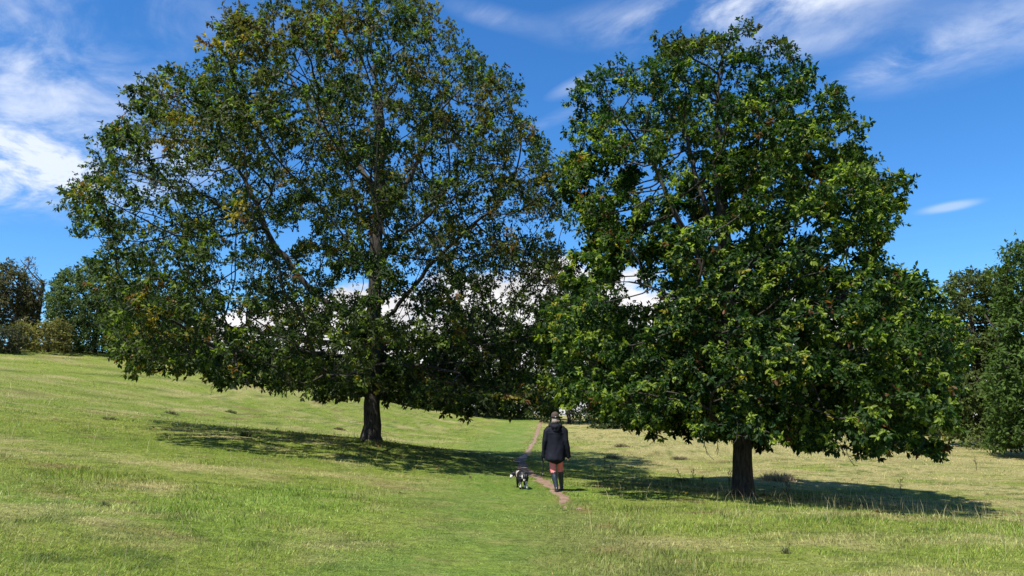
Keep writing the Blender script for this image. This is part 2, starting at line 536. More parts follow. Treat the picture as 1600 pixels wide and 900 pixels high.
def grow_tree(name, label, cat, base, sil, Ydist, limbs, trunk_r, seed, n_attr, leaf_len, per_tip, palette,
              step=.34, infl=2.6, kill=.62, clear=1.5, simple=False, bark=BARK, leafm=LEAF, group=None, open_mid=None,
              depth=.95, bare_twigs=0, shell=.45, gap=.36, min_limb=14, flare=1.55, lean=0.0, big_leaves=0, edge=1.0, twig=2.2, bottom=None, upn=.85, clumps=0, sep=1.0, hexdepth=0.0, fill=0.0):
    rg = np.random.default_rng(seed)
    base = np.array(base, float)
    # crown outline: height -> reach to either side of the trunk
    S = np.array([(at(800, y, Ydist)[2], at(a, y, Ydist)[0], at(b, y, Ydist)[0]) for (y, a, b) in sil]); S = S[np.argsort(S[:, 0])]
    z0, z1 = S[0, 0], S[-1, 0]; SP = np.array(sil, float); BT = None if bottom is None else np.array(bottom, float)

    def reach(z, ph):
        lx = np.interp(z, S[:, 0], S[:, 1]) - base[0]; rx = np.interp(z, S[:, 0], S[:, 2]) - base[0]
        c = np.cos(ph); a = np.where(c > 0, rx, -lx); bdep = depth * (rx - lx) / 2
        return a, bdep
    pts = []
    need = n_attr if not clumps else clumps * 5
    while need > 0:
        m = need * 6
        z = rg.uniform(z0, z1, m); ph = rg.uniform(0, 2 * math.pi, m)
        a, bd = reach(z, ph)
        rmax = max(np.abs(S[:, 1] - base[0]).max(), np.abs(S[:, 2] - base[0]).max())
        rho = rg.random(m) ** shell
        ok = rg.random(m) < np.maximum(np.abs(a) * bd, 0.02) / (rmax * rmax)
        lump = .92 + .28 * vn3(np.cos(ph) * 2.2 + 20, np.sin(ph) * 2.2 + 20, z * .42 + seed)
        x = base[0] + np.cos(ph) * np.abs(a) * rho * np.minimum(lump, 1.12); y = base[1] + np.sin(ph) * bd * rho * np.minimum(lump, 1.12)
        g = H(x, y, False)
        ok &= z > g + clear + .35 * (vn(x * .7, y * .7, seed) - .4)
        ok &= vn3(x * .55 + 7, y * .55 + 3, z * .62 + seed * 3) > gap
        if open_mid is not None:
            ok &= rg.random(m) < open_mid(x - base[0], y - base[1], z - base[2], rho)
        # keep inside the crown's outline
        dz = z - EYE[2]; cc, ss = math.cos(PITCH), math.sin(PITCH); ff = y * cc + dz * ss
        u = 800 + x / ff * FPX; v = 450 - (-y * ss + dz * cc) / ff * FPX
        lx_, rx_ = np.interp(v, SP[:, 0], SP[:, 1]), np.interp(v, SP[:, 0], SP[:, 2])
        nib = 25 / Ydist * edge * (46 * (vn(v / 62 * Ydist / 25, (u > 800 + base[0] / base[1] * FPX) * 9.5 + seed, 5) - .36) + 22 * (vn(v / 23 * Ydist / 25, u * 0 + seed, 25) - .4))
        ok &= (u > lx_ + nib) & (u < rx_ - nib) & (v > SP[0, 0] + 40 * edge * (vn(u / 60 * Ydist / 25, u * 0 + seed, 8) - .4))
        if bottom is not None: ok &= v < np.interp(u, BT[:, 0], BT[:, 1]) - 17 * 18 / Ydist
        q = np.c_[x, y, z][ok][:need]
        pts.append(q); need -= len(q)
    A = np.concatenate(pts)
    if clumps:
        # the foliage hangs in flattened clumps with air between them
        cen = np.zeros((0, 3))
        for q in A:
            if len(cen) == 0 or (np.linalg.norm((cen - q) * (1, 1, 1.5), axis=1) > sep * rg.uniform(.7, 1.25)).all(): cen = np.r_[cen, q[None]]
            if len(cen) >= clumps: break
        per = n_attr // len(cen); k = len(cen)
        size = rg.uniform(.65, 1.3, k) * sep * .46
        off = unit(rg.normal(0, 1, (k, per, 3))) * rg.random((k, per, 1)) ** .4
        off = off * size[:, None, None] * np.array([1.12, 1.12, .52])
        away = unit((cen - base) * (1, 1, 0))
        off[:, :, 2] -= .30 * (off * away[:, None]).sum(2)
        A = (cen[:, None] + off).reshape(-1, 3)
        dz = A[:, 2] - EYE[2]; cc, ss = math.cos(PITCH), math.sin(PITCH); ff = A[:, 1] * cc + dz * ss
        u = 800 + A[:, 0] / ff * FPX; v = 450 - (-A[:, 1] * ss + dz * cc) / ff * FPX
        ok = A[:, 2] > H(A[:, 0], A[:, 1], False) + clear
        if bottom is not None: ok &= v < np.interp(u, BT[:, 0], BT[:, 1]) - 14 * 18 / Ydist
        A = A[ok]
        print('clumps', k, 'attractors', len(A))
    # framework of trunk and main limbs
    pos, par, is_tr = [], [], []

    def poly(P, start_parent):
        P = np.array(P, float); prev = start_parent; ids = []
        seg = np.linalg.norm(np.diff(P, axis=0), axis=1); tot = np.r_[0, np.cumsum(seg)]
        k = max(2, int(tot[-1] / step)); s = np.linspace(0, tot[-1], k + 1)
        Q = np.stack([np.interp(s, tot, P[:, i]) for i in range(3)], 1)
        Q[1:-1] += rg.normal(0, step * .07, Q[1:-1].shape)
        for i, q in enumerate(Q):
            if i == 0 and start_parent is not None: continue
            pos.append(q); par.append(-1 if prev is None else prev); prev = len(pos) - 1; ids.append(prev)
        return ids
    tr = poly(limbs[0], None)
    for L in limbs[1:]:
        if not simple: L = [L[0]] + [L[0] + (np.array(q) - L[0]) * .74 for q in L[1:]]
        d = np.linalg.norm(np.array([pos[i] for i in tr]) - np.array(L[0]), axis=1)
        poly(L, tr[int(d.argmin())])
    trunk_ids = set(tr)
    P, par = colonise(pos, par, A, step, infl, kill, 140, rg, .05)
    n = len(P)
    # light smoothing of the branch lines
    kids = [[] for _ in range(n)]
    for i in range(n):
        if par[i] >= 0: kids[par[i]].append(i)
    tips = np.zeros(n)
    for i in range(n - 1, -1, -1):
        if not kids[i]: tips[i] = 1
        if par[i] >= 0: tips[par[i]] += tips[i]
    # order matters: parents always precede children except framework; make it exact
    order = []; st = [0]
    while st:
        k = st.pop(); order.append(k); st.extend(kids[k])
    tips[:] = 0
    for i in reversed(order):
        if not kids[i]: tips[i] = 1
        if par[i] >= 0: tips[par[i]] += tips[i]
    rad = np.maximum(trunk_r * .92 * (tips / tips[0]) ** .44, .007 if not simple else .014)
    zt = P[:, 2] - base[2]
    for i in tr:
        h = P[i, 2] - base[2]
        rad[i] = max(rad[i], trunk_r * (1 - .55 * min(1, h / (z1 - base[2])))) if h < (z1 - base[2]) * .75 else rad[i]
        rad[i] *= 1 + (flare - 1) * math.exp(-h / .38)
    # chains
    chains = {}; owner = {}
    stack = [(0, None, None)]
    while stack:
        start, prev, own = stack.pop()
        ch = [] if prev is None else [prev]
        k = start; chid = start
        while True:
            ch.append(k)
            if not kids[k]: break
            ks = sorted(kids[k], key=lambda q: (q in trunk_ids and k in trunk_ids, tips[q]), reverse=True)
            for q in ks[1:]:
                o = own
                if own is None: o = q if tips[q] >= min_limb else None
                stack.append((q, k, o))
            k = ks[0]
        chains[chid] = ch; owner[chid] = own
    root = empty(name, tuple(base)); tag(root, label, cat, group)
    groups = {}
    for c, ch in chains.items():
        groups.setdefault(owner[c], []).append(ch)
    for own, chs in groups.items():
        # a side branch starts no thicker than itself
        rr = rad.copy()
        Vp, Fp = [], []
        lists = []
        r2 = rad.copy()
        V, F = tubes_start(chs, P, rad)
        me = mesh_np('trunk' if own is None else 'limb', V, F, 4, True)
        link_mesh('trunk' if own is None else 'limb', me, bark, root)
    # surface roots running out from the foot of the trunk
    if not simple:
        for k in range(6):
            a = k * 1.05 + rg.normal(0, .2); L = trunk_r * rg.uniform(2.2, 3.6); q = []
            for i, f in enumerate((0, .3, .6, 1.0)):
                x = base[0] + math.cos(a) * (trunk_r * .75 + L * f * .8); y = base[1] + math.sin(a) * (trunk_r * .75 + L * f * .8)
                q.append((x, y, h1(x, y) + (.16, .05, -.01, -.12)[i] * trunk_r / .28)); a += rg.normal(0, .12)
            V, F = tubes([[0, 1, 2, 3]], np.array(q), np.array([.32, .26, .18, .08]) * trunk_r)
            link_mesh('root', mesh_np('root', V, F, 4, True), bark, root)
    # leaves
    ends = np.array([i for i in range(n) if tips[i] <= (2 if not simple else 3) and i not in trunk_ids and rad[i] < .05])
    dirn = unit(P[ends] - P[np.maximum(par[ends], 0)])
    outw = P[ends] - (base + np.array([0, 0, (z1 - base[2]) * .35])); outw = unit(outw)
    T = per_tip
    tp = np.repeat(P[ends], T, 0); td = np.repeat(dirn, T, 0); to = np.repeat(outw, T, 0); m = len(tp)
    tdir = unit(td * .5 + to * .35 + rg.normal(0, .62, (m, 3)) + np.array([0, 0, .05]))
    tl = rg.uniform(.5, 1.25, m) * leaf_len * twig
    tone = rg.random(m)
    NL = 9 if not simple else 6
    p0 = np.repeat(tp, NL, 0); dd = np.repeat(tdir, NL, 0); ll = np.repeat(tl, NL)
    fr = np.tile(np.r_[np.linspace(.35, .8, NL - 5), np.full(5, 1.0)] if NL == 9 else np.linspace(.2, 1, NL), m)
    k = len(p0)
    pp = p0 + dd * (ll * fr)[:, None] + rg.normal(0, leaf_len * .10, (k, 3)) + np.c_[np.zeros((k, 2)), -0.10 * (ll * fr) ** 2]
    rad_dir = unit(rg.normal(0, 1, (k, 3)))
    ld = unit(dd * .55 + rad_dir * 1.0 + np.array([0, 0, -.42]))
    nn = unit(np.array([0, 0, upn]) + to[np.repeat(np.arange(m), NL)] * (1.2 - upn) + rg.normal(0, .48, (k, 3)))
    Ln = leaf_len * rg.uniform(.65, 1.2, k); Wn = Ln * rg.uniform(.40, .56, k)
    if fill:                                        # far-half leaves enlarged so see-through gaps close into dark hollows
        deep = (pp[:, 1] > base[1] - .5) & (pp[:, 2] < base[2] + fill); Ln = np.where(deep, Ln * 1.55, Ln); Wn = np.where(deep, Wn * 1.6, Wn)
    keep = pp[:, 2] > H(pp[:, 0], pp[:, 1], False) + clear * .55
    pp, ld, nn, Ln, Wn = pp[keep], ld[keep], nn[keep], Ln[keep], Wn[keep]
    tn = np.repeat(tone, NL)[keep]
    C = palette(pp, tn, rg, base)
    back = (pp[:, 1] > base[1] - hexdepth) if not simple else np.ones(len(pp), bool)
    Vb, Fb, vb = leaf_shapes(pp[back], ld[back], nn[back], Ln[back], Wn[back], True); Cb = C[back]
    if simple:
        V, C, vp = np.zeros((0, 3)), C[:0], 6; F = np.zeros((0, 4), int)
    else:
        fr_ = ~back; pp, ld, Ln, C = pp[fr_], ld[fr_], Ln[fr_], C[fr_]
        V, F, vp = leaf_shapes(pp, ld, nn[fr_], Ln, Wn[fr_], False)
    if big_leaves:
        # the leaves that show largest are pieces of their own
        vis = front_leaves(pp, ld, Ln, big_leaves)
        build_single_leaves(root, V.reshape(-1, vp, 3)[vis], C[vis], leafm)
        rest = np.ones(len(pp), bool); rest[vis] = False
        V = V.reshape(-1, vp, 3)[rest].reshape(-1, 3); C = C[rest]
        F = F[:2 * len(C)]
    F = np.concatenate([F, Fb + len(V)]); Cv = np.concatenate([np.repeat(C, vp, 0), np.repeat(Cb, 4, 0)]); V = np.concatenate([V, Vb])
    me = mesh_np('crown', V, F, 4, False)
    set_col(me, Cv)
    o = link_mesh('crown', me, leafm, root); o['kind'] = 'stuff'
    # bare twigs hanging under the skirt
    if bare_twigs:
        low = ends[np.argsort(P[ends, 2] - H(P[ends, 0], P[ends, 1], False))[:bare_twigs * 2]]
        low = rg.choice(low, bare_twigs, replace=False)
        pts, chs = [], []
        for e in low:
            d = unit(np.array([rg.normal(0, .8), rg.normal(0, .8), -.35])); p = P[e].copy(); ch = []
            L = rg.uniform(.3, .9); k = 6
            for i in range(k):
                ch.append(len(pts)); pts.append(p.copy()); p = p + d * L / k; d = unit(d + rg.normal(0, .28, 3) + np.array([0, 0, -.02]))
                if i in (2, 3, 4):
                    q = unit(d + rg.normal(0, .7, 3)); c2 = [len(pts), len(pts) + 1, len(pts) + 2]
                    b0 = pts[ch[-1]]
                    pts += [b0, b0 + q * L * .16, b0 + q * L * .3 + rg.normal(0, .03, 3)]; chs.append(c2)
            chs.append(ch)
        pts = np.array(pts); V, F = tubes(chs, pts, np.full(len(pts), .0055))
        me = mesh_np('bare_twigs', V, F, 4, True); o = link_mesh('bare_twigs', me, bark, root); o['kind'] = 'stuff'
    print(name, 'nodes', n, 'ends', len(ends), 'leaves', len(Cb) + len(C), 'limbs', len(groups))
    return root


def tubes_start(chs, P, rad):
    """as tubes(), but a side branch leaves its parent at its own thickness"""
    Ps, Rs, C, k = [], [], [], 0
    for ch in chs:
        p = P[ch]; r = rad[ch].copy()
        if len(ch) > 1 and r[0] > r[1]: r[0] = r[1] * 1.25 if ch[0] != 0 else r[0]
        Ps.append(p); Rs.append(r); C.append(np.arange(k, k + len(ch))); k += len(ch)
    return tubes(C, np.concatenate(Ps), np.concatenate(Rs), 14)


def front_leaves(pp, ld, Ln, count):
    d = pp - EYE; c, s = math.cos(PITCH), math.sin(PITCH)
    f = d[:, 1] * c + d[:, 2] * s; u = d[:, 0] / f * FPX + 800; v = 450 - (-d[:, 1] * s + d[:, 2] * c) / f * FPX
    cell = (np.floor(u / 9).astype(int) * 1000 + np.floor(v / 9).astype(int))
    o = np.lexsort((f, cell)); first = np.r_[True, np.diff(cell[o]) != 0]
    cand = o[first]
    cand = cand[(u[cand] > 0) & (u[cand] < 1600) & (v[cand] > 0) & (v[cand] < 900)]
    dv = unit(d[cand]); face = np.sqrt(np.clip(1 - (dv * ld[cand]).sum(1) ** 2, 0, 1))
    return cand[np.argsort(-(Ln[cand] * face / f[cand]))[:count]]


def build_single_leaves(root, V, C, mat):
    for i in range(len(V)):
        me = mesh_np('leaf', V[i] - V[i][0], np.array([[0, 1, 2, 3], [0, 3, 4, 5]]), 4)
        set_col(me, np.repeat(C[i][None], 6, 0))
        o = link_mesh('leaf', me, mat, root, False); o.location = Vector(V[i][0]) - Vector(root.location)


# ------------------------------------------------------------------ leaf colours
def mixc(cols, w):
    return (np.array(cols)[None] * w[..., None]).sum(1)


def pal_left(pp, tn, rg, base):
    k = len(pp)
    n = vn3(pp[:, 0] * .45, pp[:, 1] * .45, pp[:, 2] * .6 + 3); q = vn3(pp[:, 0] * 1.1, pp[:, 1] * 1.1, pp[:, 2] * 1.3 + 13)
    c = np.array((.030, .056, .015))[None] * (.7 + .7 * tn)[:, None]
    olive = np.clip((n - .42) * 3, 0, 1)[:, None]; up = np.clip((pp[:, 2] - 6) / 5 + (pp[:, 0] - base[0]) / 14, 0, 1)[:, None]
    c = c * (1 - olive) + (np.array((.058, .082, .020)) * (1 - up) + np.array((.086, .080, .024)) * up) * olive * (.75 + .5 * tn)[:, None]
    lt = (tn > np.where(pp[:, 2] < 5, .79, .85))[:, None]; c = np.where(lt, np.array((.135, .190, .030)), c)  # bright sunlit look put into the leaf colour, more often in the low skirt
    turn = np.clip((q - .66) * 4, 0, 1)               # tufts that have begun to turn
    yl = (tn < turn * .75)[:, None]; c = np.where(yl, np.array((.25, .205, .030)), c)
    og = (tn < turn * .22)[:, None]; c = np.where(og, np.array((.17, .085, .028)), c)
    return c * .72 * rg.uniform(.72, 1.28, (k, 1))


def pal_right(pp, tn, rg, base):
    k = len(pp)
    n = vn3(pp[:, 0] * .6, pp[:, 1] * .6, pp[:, 2] * .8 + 9); q = vn3(pp[:, 0] * 1.4, pp[:, 1] * 1.4, pp[:, 2] * 1.7 + 19)
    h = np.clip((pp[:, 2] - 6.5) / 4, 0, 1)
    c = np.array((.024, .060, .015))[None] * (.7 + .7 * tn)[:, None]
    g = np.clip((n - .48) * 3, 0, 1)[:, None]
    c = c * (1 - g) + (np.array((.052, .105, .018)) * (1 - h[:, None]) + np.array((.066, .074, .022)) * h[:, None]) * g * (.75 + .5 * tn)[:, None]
    lt = (tn > .755 + .22 * h - .25 * np.clip(q - .55, 0, 1))[:, None]; c = np.where(lt, np.array((.225, .30, .044)), c)  # sunlit sprays painted as paler leaves, fewer towards the top
    yl = ((tn > .985) & (h < .6))[:, None]; c = np.where(yl, np.array((.32, .29, .05)), c)
    og = ((tn < .010 + .25 * np.clip(q - .74, 0, 1)))[:, None]; c = np.where(og, np.array((.15, .075, .03)), c)
    return c * .72 * rg.uniform(.72, 1.28, (k, 1))


def pal_far(col, spread=.35):
    col = np.array(col)

    def f(pp, tn, rg, base):
        n = vn3(pp[:, 0] * .5, pp[:, 1] * .5, pp[:, 2] * .6 + 5)
        return col * (1 - spread + 2 * spread * (.5 * tn + .5 * n))[:, None] * rg.uniform(.75, 1.25, (len(pp), 1))
    return f


# ------------------------------------------------------------------ the two oaks
def W(d):                           # helper: polyline points given in the photo at distances
    return [at(*q) for q in d]


def build_oaks():
    Yl = 25.0; b = at(580, 690, Yl); b[2] = h1(b[0], b[1]) - .05
    sil = [(-28, 480, 600), (-12, 430, 640), (0, 372, 682), (30, 335, 702), (60, 324, 718), (90, 296, 752), (108, 200, 778), (140, 190, 802), (180, 174, 822), (220, 138, 855),
           (260, 125, 878), (300, 108, 892), (340, 104, 900), (380, 130, 905), (420, 172, 908), (460, 188, 908), (500, 172, 905), (540, 155, 900), (575, 150, 890), (610, 190, 880), (665, 200, 870)]
    limbs = [
        [b, *W([(582, 620, Yl), (584, 520, Yl), (587, 420, Yl), (592, 300, Yl), (594, 200, Yl), (585, 110, Yl), (575, 40, Yl)])],
        W([(584, 505, Yl), (540, 490, 24.6), (480, 462, 24.2), (440, 425, 24.0), (405, 380, 23.8), (365, 330, 23.6), (340, 265, 23.6), (310, 200, 23.6)]),
        W([(585, 440, Yl), (566, 400, 24.8), (556, 350, 24.6), (545, 280, 24.4), (528, 190, 24.4), (500, 90, 24.4)]),
        W([(585, 505, Yl), (625, 485, 24.4), (665, 430, 24.0), (705, 380, 23.6), (750, 335, 23.4), (800, 290, 23.2)]),
        W([(590, 340, Yl), (640, 290, 25.5), (680, 210, 26), (720, 120, 26)]),
        W([(590, 300, Yl), (545, 240, 26), (470, 160, 27), (420, 80, 27.4)]),
        W([(583, 560, Yl), (520, 555, 23.5), (420, 545, 21.5), (330, 540, 20.5), (250, 548, 20)]),
        W([(583, 575, Yl), (560, 585, 22.5), (520, 592, 20), (470, 590, 18.2)]),
        W([(583, 570, Yl), (650, 570, 23), (720, 575, 21), (780, 590, 20)]),
        W([(583, 545, Yl), (650, 540, 27), (740, 530, 29), (820, 520, 30)]),
        W([(583, 540, Yl), (500, 535, 27), (400, 520, 30), (280, 500, 31)]),
        W([(583, 530, Yl), (600, 540, 28), (620, 530, 32)]),
        W([(584, 480, Yl), (590, 450, 22), (600, 400, 19.5), (620, 330, 18.5)]),
    ]

    def open_mid(x, y, z, rho):          # thin in the middle heights near the stem, full above and in the skirt
        mid = np.exp(-((z - 6.0) / 2.4) ** 2) * np.clip(1.25 - np.abs(x) / 8.5, 0, 1)
        return np.where((x > 2.2) & (z < 7.5), 1.0, (.56 + .44 * (z < 4.6)) * (1 - .84 * mid))
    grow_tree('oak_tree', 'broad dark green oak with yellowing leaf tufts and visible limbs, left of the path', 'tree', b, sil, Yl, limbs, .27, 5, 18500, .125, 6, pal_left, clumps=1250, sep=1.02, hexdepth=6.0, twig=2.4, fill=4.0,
              step=.31, infl=2.2, kill=.40, clear=1.3, open_mid=open_mid, edge=1.25, bottom=[(150, 578), (240, 594), (400, 610), (520, 630), (580, 622), (650, 642), (720, 654), (800, 658), (890, 645)], bare_twigs=110, shell=.42, gap=.33, big_leaves=BIG, group='pair of oaks either side of the path')

    Yr = 18.0; b = at(1160, 778, Yr); b[2] = h1(b[0], b[1]) - .05
    sil = [(36, 1080, 1195), (50, 1045, 1225), (70, 1005, 1248), (100, 952, 1276), (140, 912, 1310), (180, 890, 1336), (210, 886, 1362), (250, 882, 1382), (290, 878, 1425), (330, 878, 1436),
           (370, 878, 1420), (400, 876, 1405), (430, 874, 1442), (470, 862, 1488), (510, 856, 1504), (560, 852, 1506), (620, 850, 1510), (680, 858, 1512), (735, 900, 1512)]
    limbs = [
        [b, *W([(1159, 700, Yr), (1150, 600, Yr), (1140, 480, Yr), (1130, 360, Yr), (1122, 250, Yr), (1120, 150, Yr), (1128, 90, Yr)])],
        W([(1145, 520, Yr), (1105, 440, 17.7), (1060, 340, 17.5), (1020, 260, 17.4), (985, 180, 17.4)]),
        W([(1142, 480, Yr), (1180, 400, 17.8), (1240, 330, 17.7), (1290, 260, 17.7)]),
        W([(1132, 390, Yr), (1100, 320, 18.4), (1070, 230, 18.8), (1050, 130, 19)]),
        W([(1132, 370, Yr), (1170, 290, 18.4), (1200, 200, 18.6), (1205, 110, 18.6)]),
        W([(1158, 690, Yr), (1190, 684, 17.3), (1250, 676, 16.4), (1330, 670, 15.8), (1400, 668, 15.6)]),
        W([(1157, 670, Yr), (1130, 660, 16.5), (1110, 650, 15.0), (1090, 645, 14)]),
        W([(1155, 650, Yr), (1090, 640, 17.6), (1000, 630, 17), (920, 620, 16.6)]),
        W([(1153, 630, Yr), (1220, 600, 16.6), (1280, 570, 15.4), (1330, 540, 14.8)]),
        W([(1152, 620, Yr), (1230, 600, 19), (1320, 590, 20), (1400, 580, 20.5)]),
        W([(1152, 610, Yr), (1080, 590, 19.5), (1000, 570, 21), (940, 560, 21.5)]),
        W([(1150, 580, Yr), (1120, 530, 16.4), (1090, 480, 15), (1070, 430, 14.4)]),
        W([(1147, 560, Yr), (1230, 510, 18), (1330, 460, 18), (1400, 400, 18)]),
        W([(1158, 660, Yr), (1170, 650, 20), (1180, 650, 22)]),
    ]

    def open_mid2(x, y, z, rho):
        mid = np.exp(-((z - 6.6) / 1.7) ** 2) * np.clip(1.3 - np.abs(x) / 4.2, 0, 1)
        return (.74 + .26 * (z < 4.4)) * (1 - .66 * mid)
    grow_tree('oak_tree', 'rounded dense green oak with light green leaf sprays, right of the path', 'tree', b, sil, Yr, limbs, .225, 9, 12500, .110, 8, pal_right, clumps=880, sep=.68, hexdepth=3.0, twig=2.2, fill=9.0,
              step=.23, infl=1.6, kill=.30, clear=1.1, open_mid=open_mid2, edge=.7, bottom=[(830, 634), (870, 640), (900, 648), (960, 664), (1020, 682), (1100, 692), (1150, 690), (1200, 702), (1300, 716), (1400, 724), (1530, 724)], bare_twigs=26, shell=.42, gap=.30, big_leaves=BIG, group='pair of oaks either side of the path', flare=1.4)


BIG = 300
build_oaks()
# ------------------------------------------------------------------ trees and bushes at the edge of the meadow
def far_tree(name, label, cat, px, Yd, sil, col, seed, n_attr=420, leaf=.30, trunk=.22, clear=1.2, per_tip=3, group=None, gap=.27, stems=1, bark=None, spread=.4):
    bx = at(px, 600, Yd)[0]; b = np.array([bx, Yd, h1(bx, Yd) - .1])
    zt = at(px, sil[0][0], Yd)[2]
    hgt = zt - b[2]
    rg = np.random.default_rng(seed)
    limbs = [[b, b + np.array([.1, 0, hgt * .35]), b + np.array([rg.normal(0, .2), 0, hgt * .72])]]
    for k in range(5 if stems == 1 else stems):
        a = rg.uniform(0, 6.28); f = rg.uniform(.22, .5) if stems == 1 else .06
        s = b + np.array([.1 * f / .35, 0, hgt * f])
        r = hgt * .22
        limbs.append([s, s + np.array([math.cos(a) * r * .6, math.sin(a) * r * .6, hgt * .12]), s + np.array([math.cos(a) * r, math.sin(a) * r, hgt * .3])])
    st = max(.28, hgt * .032)
    return grow_tree(name, label, cat, b, sil, Yd, limbs, trunk, seed, n_attr, leaf, per_tip, pal_far(np.array(col) * (1.42, 1.32, 1.0), spread), step=st, infl=st * 8, kill=st * 1.15, clear=clear,
                     simple=True, bark=bark or BARK_FAR, leafm=LEAF_FAR, group=group, shell=.42, gap=gap, min_limb=40, flare=1.3, edge=.7, upn=.35)


GL = 'trees on the rise at the left edge'; GC = 'trees beyond the gap at the end of the path'; GR = 'trees at the right edge of the meadow'
far_tree('brown_tree', 'dull brownish-green tree cut by the left edge of the photo', 'tree', 12, 62, [(408, 0, 20), (425, -30, 42), (450, -45, 58), (480, -50, 62), (520, -40, 60), (545, -20, 50)], (.050, .052, .028), 31, 800, .26, group=GL)
far_tree('wispy_tree', 'thin wispy half-bare tree standing between brownish tree and dark round tree', 'tree', 46, 66, [(400, 36, 56), (415, 28, 64), (440, 24, 70), (470, 26, 70), (500, 30, 66)], (.085, .068, .05), 32, 300, .17, per_tip=2, group=GL, gap=.42, clear=2)
far_tree('round_tree', 'dark green round-topped tree on the rise behind tawny hedge', 'tree', 140, 63, [(412, 130, 165), (425, 95, 200), (445, 78, 225), (475, 68, 240), (510, 74, 245), (548, 80, 240)], (.040, .066, .024), 33, 1300, .28, group=GL, clear=.08)
far_tree('round_tree', 'dark tree partly hidden by the left end of the big oak', 'tree', 262, 66, [(438, 240, 280), (455, 205, 310), (480, 190, 330), (520, 188, 335), (560, 195, 330)], (.032, .052, .022), 34, 900, .28, group=GL, clear=.08)
far_tree('hedge_shrub', 'tawny olive hedge shrub below the dark round tree', 'shrub', 68, 58, [(500, 40, 95), (506, 24, 110), (520, 18, 116), (542, 20, 114)], (.095, .098, .036), 35, 700, .24, trunk=.08, clear=.05, group=None, stems=7)
far_tree('dark_bush', 'dark grey-green bush touching the left edge of the photo', 'bush', 8, 54, [(500, -20, 18), (510, -30, 30), (525, -34, 36), (548, -30, 34)], (.035, .042, .026), 36, 600, .22, trunk=.07, clear=.05, stems=7)

for i, (px, Yd, top, lx, rx, col, lab) in enumerate((
        (395, 74, 548, 330, 455, (.032, .050, .021), 'dark tree on the rise behind the left half of the left oak'),
        (500, 80, 556, 440, 560, (.030, .048, .020), 'dark tree on the rise behind the left oak, left of its trunk'),
        (600, 86, 562, 545, 655, (.032, .050, .021), 'dark tree on the rise behind the left oak trunk'),
        (672, 92, 592, 640, 706, (.040, .056, .024), 'small far tree seen below the right skirt of the left oak'),
        (745, 88, 472, 690, 800, (.030, .046, .020), 'far dark tree left of the path end'),
        (810, 92, 452, 750, 858, (.034, .052, .022), 'far dark tree next left of where the path vanishes'),
        (888, 84, 448, 832, 948, (.028, .044, .019), 'far dark tree just right of where the path vanishes'),
        (975, 72, 478, 920, 1030, (.026, .042, .018), 'dark tree behind the left skirt of the right oak'),
        (1070, 66, 540, 1010, 1130, (.028, .044, .019), 'dark tree behind the right oak, left of its trunk'),
        (1180, 64, 545, 1110, 1250, (.030, .046, .019), 'dark tree behind the right oak, right of its trunk'),
        (1300, 62, 530, 1235, 1370, (.028, .044, .019), 'dark tree behind the right half of the right oak'),
        (1420, 58, 510, 1350, 1490, (.030, .046, .020), 'dark tree behind the right end of the right oak'))):
    gy = 652 - (h1(at(px, 650, Yd)[0], Yd) - 1.6) / Yd * FPX
    w = rx - lx; hh = gy - top
    far_tree('far_tree', lab, 'tree', px, Yd, [(top, px - w * .12, px + w * .12), (top + hh * .12, px - w * .32, px + w * .30), (top + hh * .35, lx + w * .06, rx - w * .04), (top + hh * .65, lx, rx), (gy, lx + w * .02, rx - w * .03)],
             col, 50 + i, 520, .42, clear=.08, group=GC)
far_tree('edge_tree', 'brown-tinged green tree between right oak and right edge of the photo', 'tree', 1528, 44, [(420, 1500, 1550), (432, 1485, 1572), (470, 1476, 1582), (540, 1470, 1590), (620, 1474, 1590), (690, 1480, 1588)], (.044, .064, .022), 71, 2300, .27, per_tip=5, group=GR, clear=.5)
far_tree('edge_tree', 'tall dark green tree cut by the right edge of the photo', 'tree', 1622, 36, [(374, 1590, 1650), (395, 1564, 1680), (440, 1558, 1690), (520, 1548, 1700), (620, 1546, 1700), (705, 1556, 1690)], (.036, .066, .018), 72, 2800, .24, per_tip=5, trunk=.3, group=GR, clear=.5)
far_tree('low_bush', 'small green bush on pale grass under the right-hand trees', 'bush', 1540, 41, [(678, 1528, 1552), (688, 1516, 1562), (700, 1512, 1566), (712, 1514, 1564)], (.05, .07, .024), 73, 160, .18, trunk=.04, clear=.03, stems=6)
# ------------------------------------------------------------------ grass blades
def grass_mat():
    m, t, b = new_mat('grass_blade')
    c = attr(t)
    t.l.new(c, b.inputs['Base Color']); b.inputs['Roughness'].default_value = .55; b.inputs['Specular IOR Level'].default_value = .25
    tr = t.new('ShaderNodeBsdfTranslucent'); t.l.new(t.mix(1.0, c, rgb(1.2, 1.3, .7), 'MULTIPLY'), tr.inputs[0])
    mx = t.new('ShaderNodeMixShader'); mx.inputs[0].default_value = .35
    t.l.new(b.outputs[0], mx.inputs[1]); t.l.new(tr.outputs[0], mx.inputs[2]); t.l.new(mx.outputs[0], t.n['Material Output'].inputs[0])
    return m


GRASS = grass_mat()


